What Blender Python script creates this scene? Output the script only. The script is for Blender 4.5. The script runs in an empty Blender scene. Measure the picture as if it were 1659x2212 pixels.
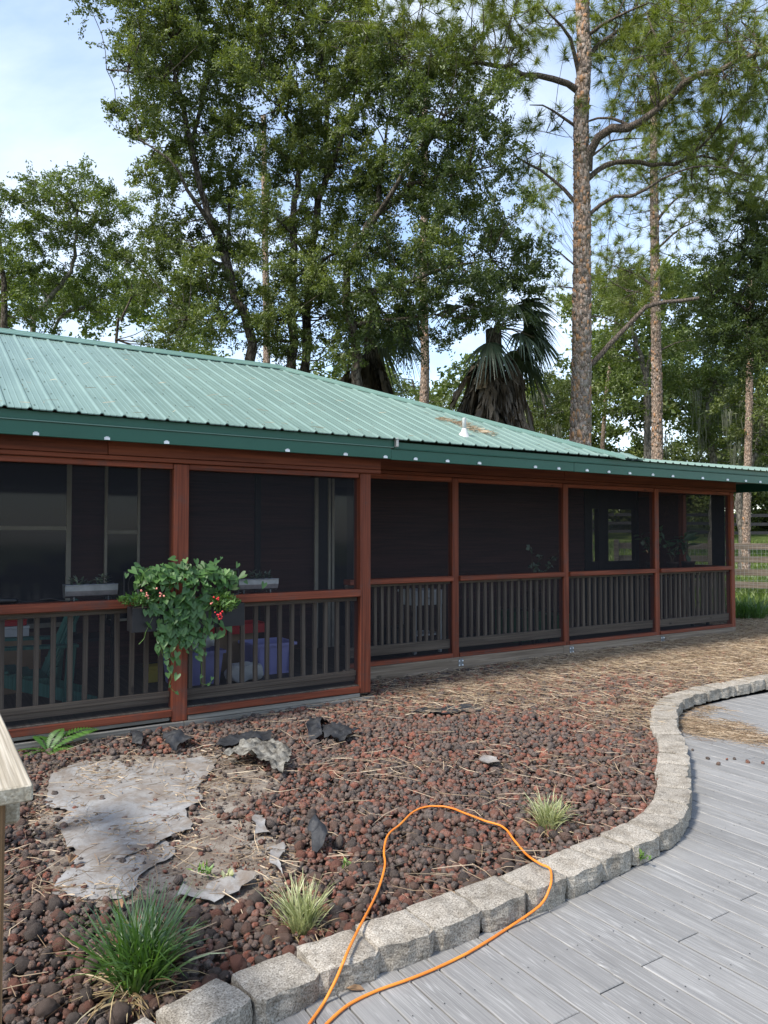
import bpy, bmesh, math, random
import numpy as np
from mathutils import Vector, Matrix
from mathutils.geometry import delaunay_2d_cdt

random.seed(11)
rng = np.random.default_rng(11)
scene = bpy.context.scene
COL = scene.collection

# ------------------------------------------------------------------ camera
FPX, CX, CY, CAM_H = 1600.0, 829.5, 1106.0, 1.6      # focal length in pixels of a 1659 x 2212 picture
AZ = math.radians(57.86)
PIT = math.atan(51 / 1600.0)
cam_d = bpy.data.cameras.new('camera')
cam_d.sensor_fit = 'HORIZONTAL'
cam_d.sensor_width = 36.0
cam_d.lens = 36.0 * FPX / 1659.0
cam_d.clip_start = 0.05
cam_d.clip_end = 600
cam = bpy.data.objects.new('camera', cam_d)
COL.objects.link(cam)
cam.location = (0, 0, CAM_H)
cam.rotation_euler = (math.radians(90) + PIT, 0, AZ - math.radians(90))
scene.camera = cam

# ------------------------------------------------------------------ sky, sun, exposure
SUN_DIR = Vector((-0.90, -0.12, 1.12)).normalized()
SUN_EL = math.asin(SUN_DIR.z)
SUN_ROT = math.atan2(SUN_DIR.x, SUN_DIR.y)
world = bpy.data.worlds.new('World')
scene.world = world
world.use_nodes = True
wn = world.node_tree
wn.nodes.clear()
w_out = wn.nodes.new('ShaderNodeOutputWorld')
w_bg = wn.nodes.new('ShaderNodeBackground')
w_sky = wn.nodes.new('ShaderNodeTexSky')
w_sky.sky_type = 'NISHITA'
w_sky.sun_disc = False
w_sky.sun_elevation = SUN_EL
w_sky.sun_rotation = SUN_ROT
w_sky.altitude = 30
w_sky.air_density = 1.0
w_sky.dust_density = 0.8
w_sky.ozone_density = 1.0
w_tc = wn.nodes.new('ShaderNodeTexCoord')
w_sep = wn.nodes.new('ShaderNodeSeparateXYZ')
wn.links.new(w_tc.outputs['Generated'], w_sep.inputs[0])
w_z = wn.nodes.new('ShaderNodeMath'); w_z.operation = 'MAXIMUM'; w_z.inputs[1].default_value = 0.0
wn.links.new(w_sep.outputs['Z'], w_z.inputs[0])
w_za = wn.nodes.new('ShaderNodeMath'); w_za.operation = 'ADD'; w_za.inputs[1].default_value = 0.18
wn.links.new(w_z.outputs[0], w_za.inputs[0])
w_div = wn.nodes.new('ShaderNodeVectorMath'); w_div.operation = 'DIVIDE'
wn.links.new(w_tc.outputs['Generated'], w_div.inputs[0])
w_cmb = wn.nodes.new('ShaderNodeCombineXYZ')
for k in range(3):
    wn.links.new(w_za.outputs[0], w_cmb.inputs[k])
wn.links.new(w_cmb.outputs[0], w_div.inputs[1])
w_noise = wn.nodes.new('ShaderNodeTexNoise')
w_noise.inputs['Scale'].default_value = 1.15
w_noise.inputs['Detail'].default_value = 7
w_noise.inputs['Roughness'].default_value = 0.55
w_noise.inputs['Distortion'].default_value = 0.35
w_map = wn.nodes.new('ShaderNodeMapping')
w_map.inputs['Location'].default_value = (2.0, 2.0, 4.0)
wn.links.new(w_div.outputs[0], w_map.inputs['Vector'])
wn.links.new(w_map.outputs[0], w_noise.inputs['Vector'])
w_ramp = wn.nodes.new('ShaderNodeValToRGB')
w_ramp.color_ramp.elements[0].position = 0.46
w_ramp.color_ramp.elements[0].color = (0.06, 0.06, 0.06, 1)
w_ramp.color_ramp.elements[1].position = 0.78
w_ramp.color_ramp.elements[1].color = (0.92, 0.92, 0.92, 1)
wn.links.new(w_noise.outputs['Fac'], w_ramp.inputs[0])
w_mix = wn.nodes.new('ShaderNodeMix'); w_mix.data_type = 'RGBA'
wn.links.new(w_ramp.outputs[0], w_mix.inputs['Factor'])
wn.links.new(w_sky.outputs[0], w_mix.inputs['A'])
w_mix.inputs['B'].default_value = (3.9, 4.2, 4.6, 1)
wn.links.new(w_mix.outputs['Result'], w_bg.inputs['Color'])
w_bg.inputs['Strength'].default_value = 0.15
wn.links.new(w_bg.outputs[0], w_out.inputs[0])

sun_d = bpy.data.lights.new('sun', 'SUN')
sun_d.energy = 2.9
sun_d.angle = math.radians(10.0)
sun_d.color = (1.0, 0.94, 0.85)
sun = bpy.data.objects.new('sun', sun_d)
COL.objects.link(sun)
sun.location = (-20, 10, 30)
sun.rotation_euler = SUN_DIR.to_track_quat('Z', 'Y').to_euler()

scene.view_settings.view_transform = 'Standard'
scene.view_settings.look = 'None'
scene.view_settings.gamma = 1.0
scene.view_settings.use_curve_mapping = False
scene.view_settings.exposure = 1.18
scene.cycles.max_bounces = 6
scene.cycles.transparent_max_bounces = 8
scene.cycles.glossy_bounces = 2
scene.cycles.diffuse_bounces = 3

# ------------------------------------------------------------------ measuring helpers: picture point -> place in the yard
FW = np.array([math.cos(AZ) * math.cos(PIT), math.sin(AZ) * math.cos(PIT), math.sin(PIT)])
RT = np.array([math.sin(AZ), -math.cos(AZ), 0.0])
UPV = np.cross(RT, FW)
EYE = np.array([0, 0, CAM_H])


def ray(x, y):
    return FW + (x - CX) / FPX * RT - (y - CY) / FPX * UPV


def at(x, y, depth):
    return EYE + ray(x, y) * depth


def on_ground(x, y, z=-0.05):
    d = ray(x, y)
    return EYE + d * ((z - CAM_H) / d[2])


# ------------------------------------------------------------------ object helpers
def link(o):
    COL.objects.link(o)
    return o


def tag(o, label=None, cat=None, group=None, kind=None):
    if label: o['label'] = label
    if cat: o['category'] = cat
    if group: o['group'] = group
    if kind: o['kind'] = kind
    return o


def empty(name, loc, label=None, cat=None, group=None):
    o = link(bpy.data.objects.new(name, None))
    o.location = loc
    o.empty_display_size = 0.1
    return tag(o, label, cat, group)


def place(name, me, parent=None, loc=(0, 0, 0), rot=None, scale=None):
    """link a mesh; LOC is a world position (parents are never rotated or scaled)"""
    o = link(bpy.data.objects.new(name, me))
    loc = Vector(loc)
    if parent is not None:
        o.parent = parent
        q = parent
        while q is not None:
            loc = loc - q.location
            q = q.parent
    o.location = loc
    if rot is not None: o.rotation_euler = rot
    if scale is not None: o.scale = scale
    return o


def np_mesh(name, V, faces, mat, tint=None, smooth=False):
    """V (n,3); faces: list of int arrays (m,3) or (m,4)"""
    me = bpy.data.meshes.new(name)
    V = np.asarray(V, dtype=np.float32)
    if not isinstance(faces, list): faces = [faces]
    loops = np.concatenate([np.asarray(f).ravel() for f in faces]).astype(np.int32)
    sizes = np.concatenate([np.full(len(f), np.asarray(f).shape[1]) for f in faces]).astype(np.int32)
    starts = np.concatenate([[0], np.cumsum(sizes)[:-1]]).astype(np.int32)
    me.vertices.add(len(V)); me.vertices.foreach_set('co', V.ravel())
    me.loops.add(len(loops)); me.loops.foreach_set('vertex_index', loops)
    me.polygons.add(len(sizes)); me.polygons.foreach_set('loop_start', starts); me.polygons.foreach_set('loop_total', sizes)
    if smooth: me.polygons.foreach_set('use_smooth', np.ones(len(sizes), dtype=bool))
    me.update(calc_edges=True)
    if tint is not None:
        a = me.attributes.new('tint', 'FLOAT', 'POINT')
        a.data.foreach_set('value', np.asarray(tint, dtype=np.float32))
    me.validate()
    if mat is not None: me.materials.append(mat)
    return me


_boxes = {}


def box_mesh(sx, sy, sz, mat, bevel=0.004):
    key = (round(sx, 4), round(sy, 4), round(sz, 4), mat.name, bevel)
    if key in _boxes: return _boxes[key]
    bm = bmesh.new()
    bmesh.ops.create_cube(bm, size=1.0)
    bmesh.ops.scale(bm, vec=(sx, sy, sz), verts=bm.verts)
    if bevel: bmesh.ops.bevel(bm, geom=bm.edges[:], offset=min(bevel, min(sx, sy, sz) * .3), segments=1, affect='EDGES')
    me = bpy.data.meshes.new('board')
    bm.to_mesh(me); bm.free()
    me.materials.append(mat)
    _boxes[key] = me
    return me


def box(name, lo, hi, mat, parent=None, bevel=0.004, rot=None):
    lo, hi = Vector(lo), Vector(hi)
    s = hi - lo
    return place(name, box_mesh(abs(s.x), abs(s.y), abs(s.z), mat, bevel), parent, (lo + hi) / 2, rot)


class MB:
    """collects shapes for one mesh"""
    def __init__(self): self.v, self.f = [], []

    def add(self, vs, fs):
        n = len(self.v)
        self.v += [tuple(p) for p in vs]
        self.f += [tuple(i + n for i in f) for f in fs]
        return self

    def box(self, lo, hi, M=None):
        x0, y0, z0 = lo; x1, y1, z1 = hi
        vs = [(x0, y0, z0), (x1, y0, z0), (x1, y1, z0), (x0, y1, z0), (x0, y0, z1), (x1, y0, z1), (x1, y1, z1), (x0, y1, z1)]
        if M is not None: vs = [M @ Vector(p) for p in vs]
        return self.add(vs, [(3, 2, 1, 0), (4, 5, 6, 7), (0, 1, 5, 4), (1, 2, 6, 5), (2, 3, 7, 6), (3, 0, 4, 7)])

    def bar(self, a, b, w, h):
        a, b = Vector(a), Vector(b)
        d = b - a
        q = d.to_track_quat('X', 'Z').to_matrix().to_4x4()
        return self.box((0, -w / 2, -h / 2), (d.length, w / 2, h / 2), Matrix.Translation(a) @ q)

    def tube(self, pts, radii, sides=6, cap=True):
        V, F = tube_np(np.array([tuple(p) for p in pts], float), np.broadcast_to(np.array(radii, float), (len(pts),)), sides)
        n = len(self.v)
        self.v += [tuple(p) for p in V]
        self.f += [tuple(i + n for i in f) for f in F]
        if cap:
            self.f.append(tuple(n + i for i in reversed(range(sides))))
            self.f.append(tuple(n + (len(pts) - 1) * sides + i for i in range(sides)))
        return self

    def lathe(self, prof, c, sides=16):
        n = len(self.v)
        for r, z in prof:
            for k in range(sides):
                a = 2 * math.pi * k / sides
                self.v.append((c[0] + r * math.cos(a), c[1] + r * math.sin(a), c[2] + z))
        for i in range(len(prof) - 1):
            for k in range(sides):
                k2 = (k + 1) % sides
                self.f.append((n + i * sides + k, n + i * sides + k2, n + (i + 1) * sides + k2, n + (i + 1) * sides + k))
        self.f.append(tuple(n + k for k in reversed(range(sides))))
        self.f.append(tuple(n + (len(prof) - 1) * sides + k for k in range(sides)))
        return self

    def build(self, name, mat, parent=None, smooth=False, center=True):
        c = Vector((0, 0, 0))
        if center:
            a = np.array(self.v); c = Vector(((a.min(0) + a.max(0)) / 2).tolist()); self.v = [tuple(Vector(p) - c) for p in self.v]
        me = bpy.data.meshes.new(name)
        me.from_pydata(self.v, [], self.f)
        if smooth:
            for p in me.polygons: p.use_smooth = True
        me.materials.append(mat)
        me.update()
        return place(name, me, parent, c)


def tube_np(P, R, sides):
    n = len(P)
    T = np.gradient(P, axis=0)
    T /= np.linalg.norm(T, axis=1, keepdims=True) + 1e-9
    ref = np.array([0.31, 0.17, 0.93])
    A = np.cross(T, ref); A /= np.linalg.norm(A, axis=1, keepdims=True) + 1e-9
    B = np.cross(T, A)
    ang = np.arange(sides) * 2 * np.pi / sides
    V = P[:, None, :] + R[:, None, None] * (np.cos(ang)[None, :, None] * A[:, None, :] + np.sin(ang)[None, :, None] * B[:, None, :])
    i = np.arange(n - 1)[:, None] * sides; k = np.arange(sides)[None, :]; k2 = (k + 1) % sides
    F = np.stack([i + k, i + k2, i + sides + k2, i + sides + k], -1).reshape(-1, 4)
    return V.reshape(-1, 3), F


def spline(pts, n):
    """Catmull-Rom through the points, n samples"""
    p = np.asarray(pts, float)
    if len(p) < 3:
        t = np.linspace(0, 1, n)[:, None]
        return p[0] * (1 - t) + p[-1] * t
    q = np.vstack([2 * p[0] - p[1], p, 2 * p[-1] - p[-2]])
    seg = np.linalg.norm(np.diff(p, axis=0), axis=1); cum = np.concatenate([[0], np.cumsum(seg)])
    out = []
    for s in np.linspace(0, cum[-1], n):
        i = min(max(np.searchsorted(cum, s, side='right') - 1, 0), len(p) - 2)
        t = (s - cum[i]) / max(seg[i], 1e-9)
        a, b, c, d = q[i], q[i + 1], q[i + 2], q[i + 3]
        out.append(.5 * (2 * b + (c - a) * t + (2 * a - 5 * b + 4 * c - d) * t * t + (3 * b - a - 3 * c + d) * t ** 3))
    return np.array(out)


def unit(a):
    return a / (np.linalg.norm(a, axis=-1, keepdims=True) + 1e-9)


def ribbons(paths, widths, side=None):
    """paths (n,k,3), widths (n,k) -> verts, quads"""
    n, k, _ = paths.shape
    T = unit(np.gradient(paths, axis=1))
    if side is None:
        rnd = unit(rng.normal(size=(n, 1, 3)) * np.array([1, 1, .4]))
        S = unit(np.cross(T, rnd))
    else:
        S = side
    V = np.stack([paths - S * widths[..., None] / 2, paths + S * widths[..., None] / 2], 2).reshape(-1, 3)
    b = (np.arange(n)[:, None] * k + np.arange(k - 1)[None, :]).ravel() * 2
    F = np.stack([b, b + 1, b + 3, b + 2], -1)
    return V, F


def leaves(C, D, N, L, W, fold=0.25):
    """rhombic leaves: centres C, long axis D, normal N, length L, width W"""
    S = unit(np.cross(D, N))
    L = np.broadcast_to(L, (len(C),))[:, None]; W = np.broadcast_to(W, (len(C),))[:, None]
    base = C - D * L / 2; tip = C + D * L / 2
    lf = C + S * W / 2 + N * W * fold - D * L * .06; rt = C - S * W / 2 + N * W * fold - D * L * .06
    V = np.stack([base, rt, tip, lf], 1).reshape(-1, 3)
    i = np.arange(len(C)) * 4
    F = np.concatenate([np.stack([i, i + 1, i + 2], -1), np.stack([i, i + 2, i + 3], -1)])
    return V, F


def merge(parts):
    """[(V,F)] with equal face sizes -> V,F"""
    off, Vs, Fs = 0, [], []
    for V, F in parts:
        Vs.append(V); Fs.append(np.asarray(F) + off); off += len(V)
    return np.concatenate(Vs), np.concatenate(Fs)


# ------------------------------------------------------------------ materials
class Nodes:
    def __init__(self, name):
        self.m = bpy.data.materials.new(name)
        self.m.use_nodes = True
        self.t = self.m.node_tree
        self.t.nodes.clear()
        self.out = self.t.nodes.new('ShaderNodeOutputMaterial')

    def n(self, kind, **kw):
        o = self.t.nodes.new('ShaderNode' + kind)
        for k, v in kw.items(): setattr(o, k, v)
        return o

    def l(self, a, b): self.t.links.new(a, b)

    def coords(self, scale=(1, 1, 1), kind='Object', jitter=True):
        tc = self.n('TexCoord')
        mp = self.n('Mapping'); mp.inputs['Scale'].default_value = scale
        self.l(tc.outputs[kind], mp.inputs['Vector'])
        if jitter:
            oi = self.n('ObjectInfo')
            mu = self.n('Math', operation='MULTIPLY'); mu.inputs[1].default_value = 37.0
            self.l(oi.outputs['Random'], mu.inputs[0])
            cb = self.n('CombineXYZ')
            for k in range(3): self.l(mu.outputs[0], cb.inputs[k])
            self.l(cb.outputs[0], mp.inputs['Location'])
        return mp.outputs[0]

    def noise(self, vec, scale, detail=5, rough=.55, dist=0):
        o = self.n('TexNoise')
        o.inputs['Scale'].default_value = scale; o.inputs['Detail'].default_value = detail
        o.inputs['Roughness'].default_value = rough; o.inputs['Distortion'].default_value = dist
        self.l(vec, o.inputs['Vector'])
        return o.outputs['Fac']

    def ramp(self, fac, stops):
        o = self.n('ValToRGB')
        e = o.color_ramp.elements
        while len(e) < len(stops): e.new(0.5)
        for i, (p, c) in enumerate(stops):
            e[i].position = p
            e[i].color = (c, c, c, 1) if isinstance(c, (int, float)) else (*c, 1)
        self.l(fac, o.inputs[0])
        return o.outputs[0]

    def mix(self, fac, a, b, blend='MIX'):
        o = self.n('Mix', data_type='RGBA', blend_type=blend)
        for v, k in ((fac, 'Factor'), (a, 'A'), (b, 'B')):
            if isinstance(v, (int, float)): o.inputs[k].default_value = v if k == 'Factor' else (v, v, v, 1)
            elif isinstance(v, tuple): o.inputs[k].default_value = (*v, 1)
            else: self.l(v, o.inputs[k])
        return o.outputs['Result']

    def vary(self, col, amount, hue=0.0):
        oi = self.n('ObjectInfo')
        mr = self.n('MapRange'); mr.inputs['To Min'].default_value = 1 - amount; mr.inputs['To Max'].default_value = 1 + amount
        self.l(oi.outputs['Random'], mr.inputs['Value'])
        h = self.n('HueSaturation')
        self.l(mr.outputs[0], h.inputs['Value']); self.l(col, h.inputs['Color'])
        return h.outputs[0]

    def bump(self, h, strength, dist=.01, normal=None):
        o = self.n('Bump')
        o.inputs['Strength'].default_value = strength; o.inputs['Distance'].default_value = dist
        self.l(h, o.inputs['Height'])
        if normal is not None: self.l(normal, o.inputs['Normal'])
        return o.outputs[0]

    def principled(self, col, rough=.6, normal=None, spec=.4, metal=0.0):
        p = self.n('BsdfPrincipled')
        if isinstance(col, tuple): p.inputs['Base Color'].default_value = (*col, 1)
        else: self.l(col, p.inputs['Base Color'])
        if isinstance(rough, float): p.inputs['Roughness'].default_value = rough
        else: self.l(rough, p.inputs['Roughness'])
        p.inputs['Specular IOR Level'].default_value = spec
        p.inputs['Metallic'].default_value = metal
        if normal is not None: self.l(normal, p.inputs['Normal'])
        self.l(p.outputs[0], self.out.inputs[0])
        return self.m


def plain(name, c1, c2, nscale=6.0, rough=.6, bump=.15, bscale=60.0, vary=.1, spec=.35, metal=0.0, stretch=(1, 1, 1), bdist=.004):
    a = Nodes(name)
    v = a.coords(stretch)
    col = a.ramp(a.noise(v, nscale), [(.3, c1), (.7, c2)])
    col = a.vary(col, vary)
    return a.principled(col, rough, a.bump(a.noise(v, bscale, 3), bump, bdist), spec, metal)


def wood(name, axis, dark, mid, light, grain=14.0, along=0.6, rough=.65, bump=.35, vary=.14, knots=True, worn=None, spec=.3):
    """long grain along AXIS of the object's own coordinates"""
    a = Nodes(name)
    sc = [grain] * 3; sc[axis] = along
    v = a.coords(tuple(sc))
    g = a.noise(v, 1.6, 7, .62, .6)
    col = a.ramp(g, [(.28, dark), (.5, mid), (.72, light)])
    sc2 = [grain * 4] * 3; sc2[axis] = along * 1.5
    g2 = a.noise(a.coords(tuple(sc2)), 1.5, 3, .5)
    col = a.mix(a.ramp(g2, [(.35, .55), (.6, 0.0)]), col, tuple(x * .55 for x in dark))
    if knots:
        sc3 = [5.0] * 3; sc3[axis] = 2.2
        vo = a.n('TexVoronoi'); vo.inputs['Scale'].default_value = 1.0
        a.l(a.coords(tuple(sc3)), vo.inputs['Vector'])
        k = a.ramp(vo.outputs['Distance'], [(.04, .8), (.10, 0.0)])
        col = a.mix(k, col, tuple(x * .35 for x in dark))
    if worn is not None:
        wv = a.coords((2.5, 2.5, 2.5))
        col = a.mix(a.ramp(a.noise(wv, 2.0, 6, .7), [(.52, 0.0), (.72, .65)]), col, worn)
    col = a.vary(col, vary)
    return a.principled(col, rough, a.bump(g, bump, .006, a.bump(g2, bump * .5, .003)), spec)


MAT = {}
RED_D, RED_M, RED_L = (.10, .022, .009), (.20, .047, .021), (.26, .072, .036)
for ax, s in ((0, 'x'), (1, 'y'), (2, 'z')):
    MAT['red_' + s] = wood('red_stained_wood_' + s, ax, RED_D, RED_M, RED_L, worn=(.075, .05, .045))
    MAT['grey_' + s] = wood('weathered_grey_wood_' + s, ax, (.125, .092, .066), (.215, .165, .122), (.31, .25, .19))
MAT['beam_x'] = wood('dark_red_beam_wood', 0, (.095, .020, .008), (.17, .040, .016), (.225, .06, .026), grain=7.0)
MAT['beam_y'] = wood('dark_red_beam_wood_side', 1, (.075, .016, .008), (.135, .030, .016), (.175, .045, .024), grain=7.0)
MAT['skirt_x'] = wood('weathered_skirt_wood', 0, (.13, .115, .095), (.22, .20, .17), (.31, .285, .25), grain=10.0)
MAT['cap_y'] = wood('bleached_handrail_wood', 1, (.26, .215, .15), (.42, .37, .285), (.56, .51, .42), grain=26.0, rough=.8, bump=.5, knots=False, spec=.15)
MAT['treated_z'] = wood('brown_treated_post_wood', 2, (.09, .045, .018), (.20, .115, .055), (.30, .19, .10), grain=20.0, rough=.7, bump=.4)
MAT['fence_x'] = wood('fence_board_wood', 0, (.15, .11, .075), (.25, .19, .135), (.34, .27, .20), grain=8.0)
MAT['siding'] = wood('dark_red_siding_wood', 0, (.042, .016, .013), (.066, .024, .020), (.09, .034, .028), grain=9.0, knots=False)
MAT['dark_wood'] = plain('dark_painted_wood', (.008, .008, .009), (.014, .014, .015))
MAT['floor_wood'] = wood('porch_floor_wood', 1, (.05, .04, .03), (.085, .07, .055), (.12, .10, .08))

# roof paint: slightly chalky, with faint streaks
a = Nodes('faded_green_roof_paint')
v = a.coords((3.0, .5, .5), jitter=True)
c = a.ramp(a.noise(v, 2.2, 6, .6), [(.3, (.125, .190, .162)), (.7, (.150, .220, .188))])
c = a.mix(a.ramp(a.noise(a.coords((1, 1, 1)), 1.3, 5, .6), [(.42, 0.0), (.70, .6)]), c, (.18, .262, .222))
c = a.mix(a.ramp(a.noise(a.coords((1.2, .5, .5)), 5.0, 8, .7), [(.56, 0.0), (.76, .5)]), c, (.085, .14, .115))
c = a.vary(c, .03)
MAT['roof'] = a.principled(c, .42, a.bump(a.noise(v, 9, 4), .06, .01), .4)
MAT['roof_trim'] = plain('green_trim_paint', (.10, .178, .145), (.12, .20, .163), 4, .4, .03, 20)
MAT['fascia'] = plain('dark_green_fascia_paint', (.013, .078, .050), (.018, .092, .060), 2.5, .35, .04, 12, vary=.05)
MAT['screw'] = plain('screw_metal', (.06, .10, .085), (.10, .15, .13), 30, .5)
MAT['white'] = plain('white_plastic', (.70, .72, .74), (.80, .81, .82), 30, .5, .05)
MAT['pvc'] = plain('dull_white_pipe', (.42, .42, .40), (.54, .54, .52), 12, .6, .05)
MAT['grey_metal'] = plain('bare_grey_metal', (.38, .37, .35), (.5, .49, .46), 20, .5, .05, metal=.3)
MAT['galvanised'] = plain('galvanised_metal', (.16, .175, .19), (.25, .265, .28), 18, .38, .05, 40, metal=.55)
MAT['black'] = plain('black_powder_coat', (.010, .010, .012), (.018, .018, .020), 10, .55, .08)
MAT['black_rubber'] = plain('black_rubber', (.008, .008, .009), (.016, .016, .017), 10, .5)
MAT['teal'] = wood('teal_painted_wood', 2, (.045, .15, .125), (.065, .205, .17), (.085, .25, .21), knots=False)
MAT['lavender'] = plain('lavender_plastic', (.27, .27, .58), (.32, .32, .64), 5, .4, .03)
MAT['white_cloth'] = plain('white_woven_sack', (.55, .56, .58), (.72, .73, .75), 8, .8, .5, 25)
MAT['red_plastic'] = plain('red_plastic', (.36, .018, .022), (.44, .028, .03), 6, .35, .03)
MAT['yellow'] = plain('yellow_card', (.62, .48, .06), (.70, .55, .09), 8, .7)
MAT['card'] = plain('brown_cardboard', (.26, .17, .10), (.33, .23, .14), 6, .85)
MAT['green_box'] = plain('green_plastic', (.035, .12, .05), (.05, .15, .06), 5, .5)
MAT['soil'] = plain('dark_bed_soil', (.042, .027, .019), (.095, .064, .044), 14, .95, .8, 90, 0, bdist=.02)
MAT['brown_stem'] = plain('brown_stem', (.07, .05, .03), (.12, .09, .05), 20, .8)
MAT['terracotta'] = plain('dark_clay_pot', (.05, .03, .025), (.08, .05, .04), 9, .8)

# glass of the house windows
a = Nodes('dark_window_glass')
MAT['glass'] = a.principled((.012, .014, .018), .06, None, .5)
MAT['window_trim'] = plain('tan_window_frame', (.36, .33, .28), (.44, .41, .35), 8, .5, .05)

# porch insect screen: a fine dark mesh, about half open
a = Nodes('insect_screen_mesh')
tr = a.n('BsdfTransparent')
df = a.n('BsdfDiffuse'); df.inputs['Color'].default_value = (.030, .030, .034, 1)
mx = a.n('MixShader'); mx.inputs[0].default_value = .42
sag = a.noise(a.coords((1, 1, 1)), 1.7, 2)
a.l(a.bump(sag, .25, .05), df.inputs['Normal'])
a.l(tr.outputs[0], mx.inputs[1]); a.l(df.outputs[0], mx.inputs[2]); a.l(mx.outputs[0], a.out.inputs[0])
MAT['screen'] = a.m

# composite deck boards: grey with pale moulded grain lines along Y
a = Nodes('grey_composite_decking')
v = a.coords((19.0, .45, 1.0))
g = a.noise(v, 1.2, 3, .45, .5)
lines = a.ramp(g, [(.30, 0.0), (.312, 1.0), (.325, 0.0), (.37, 0.0), (.38, .9), (.39, 0.0), (.43, 0.0), (.437, .8), (.445, 0.0), (.475, .0), (.483, .9), (.492, 0.0),
                   (.53, 0.0), (.538, 1.0), (.547, 0.0), (.58, 0.0), (.587, .8), (.595, 0.0), (.63, 0.0), (.642, .9), (.655, 0.0), (.70, 0.0), (.712, .9), (.724, 0.0)])
fine = a.noise(a.coords((120.0, 1.6, 1.0)), 1.0, 4, .6)
patch = a.noise(a.coords((3.0, 1.1, 1.0)), 1.2, 6, .65)
c = a.ramp(patch, [(.28, (.158, .154, .147)), (.52, (.196, .192, .184)), (.75, (.24, .235, .225))])
c = a.mix(a.ramp(fine, [(.33, .42), (.52, 0.0)]), c, (.090, .092, .094))
c = a.mix(a.ramp(fine, [(.58, 0.0), (.75, .35)]), c, (.32, .315, .305))
wob = a.mix(a.ramp(a.noise(a.coords((4, 1, 1)), 2.0, 4), [(.35, .15), (.6, .75)]), 0.0, lines, 'MIX')
c = a.mix(wob, c, (.39, .385, .37))
c = a.vary(c, .09)
MAT['deck'] = a.principled(c, .62, a.bump(fine, .35, .003, a.bump(lines, .25, .002)), .3)
MAT['deck_gap'] = plain('dark_gap_under_deck', (.012, .012, .011), (.02, .02, .018))

# concrete edging blocks
a = Nodes('speckled_concrete')
v = a.coords((1, 1, 1))
sp = a.noise(v, 150, 3, .7)
big = a.noise(v, 9, 6, .65)
c = a.ramp(sp, [(.33, (.095, .082, .066)), (.46, (.255, .228, .188)), (.60, (.375, .342, .29)), (.74, (.53, .50, .44))])
c = a.mix(a.ramp(big, [(.36, .6), (.54, 0.0)]), c, (.45, .42, .38), 'MULTIPLY')
c = a.mix(a.ramp(a.noise(v, 22, 5, .7), [(.57, 0.0), (.74, .7)]), c, (.085, .076, .066))
c = a.vary(c, .12)
MAT['concrete'] = a.principled(c, .92, a.bump(sp, .5, .005, a.bump(big, .3, .012)), .15)

# lava rock: every stone its own tint, pitted
a = Nodes('lava_rock')
at_ = a.n('Attribute', attribute_name='tint')
v = a.coords((1, 1, 1), jitter=False)
c = a.ramp(at_.outputs['Fac'], [(0, (.055, .048, .043)), (.28, (.105, .088, .076)), (.48, (.130, .088, .068)), (.66, (.150, .072, .050)), (.84, (.19, .070, .046)), (1, (.25, .092, .058))])
pit = a.noise(v, 240, 3, .7)
c = a.mix(a.ramp(pit, [(.36, .75), (.50, 0.0)]), c, (.026, .019, .018))
c = a.mix(a.ramp(a.noise(v, 60, 4, .6), [(.42, 0.0), (.78, .62)]), c, (.25, .19, .165))
MAT['lava'] = a.principled(c, .95, a.bump(pit, .9, .006, a.bump(a.noise(v, 70, 3), .5, .01)), .1)

# bare sandy soil
a = Nodes('bare_sandy_soil')
v = a.coords((1, 1, 1), jitter=False)
c = a.ramp(a.noise(v, 4.5, 8, .7), [(.3, (.08, .058, .045)), (.46, (.165, .135, .108)), (.62, (.26, .235, .20)), (.8, (.34, .32, .285))])
c = a.mix(a.ramp(a.noise(v, 160, 3, .7), [(.34, .7), (.48, 0.0)]), c, (.06, .04, .03))
MAT['sand'] = a.principled(c, .95, a.bump(a.noise(v, 120, 4), .7, .008), .1)

# plastic sheeting: milky, dusty, patches of dirt
a = Nodes('dusty_plastic_sheet')
v = a.coords((1, 1, 1), jitter=False)
n1 = a.noise(v, 2.6, 8, .68, .8)
c = a.ramp(n1, [(.28, (.10, .078, .062)), (.40, (.17, .148, .127)), (.50, (.235, .226, .214)), (.62, (.305, .304, .300)), (.80, (.42, .424, .426))])
c = a.mix(a.ramp(a.noise(v, 11, 7, .7), [(.48, 0.0), (.68, .75)]), c, (.15, .118, .09))
c = a.mix(a.ramp(a.noise(v, 75, 3, .7), [(.64, 0.0), (.74, .8)]), c, (.045, .03, .022))
rr = a.ramp(n1, [(.4, .85), (.62, .36)])
MAT['plastic'] = a.principled(c, rr, a.bump(a.noise(v, 9, 6, .6, 1.0), .35, .03), .45)

MAT['fabric'] = plain('black_landscape_fabric', (.012, .013, .015), (.030, .032, .036), 7, .62, .5, 40, 0.1, bdist=.01)
a = Nodes('grey_blotched_cloth')
v = a.coords((1, 1, 1), jitter=False)
c = a.ramp(a.noise(v, 16, 6, .7), [(.36, (.04, .037, .032)), (.47, (.11, .103, .088)), (.58, (.20, .19, .165)), (.72, (.29, .28, .245))])
MAT['blotched'] = a.principled(c, .9, a.bump(a.noise(v, 40, 4), .5, .01), .15)
MAT['cord'] = plain('orange_cord_jacket', (.62, .150, .018), (.78, .255, .032), 7, .5, .03)


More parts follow.
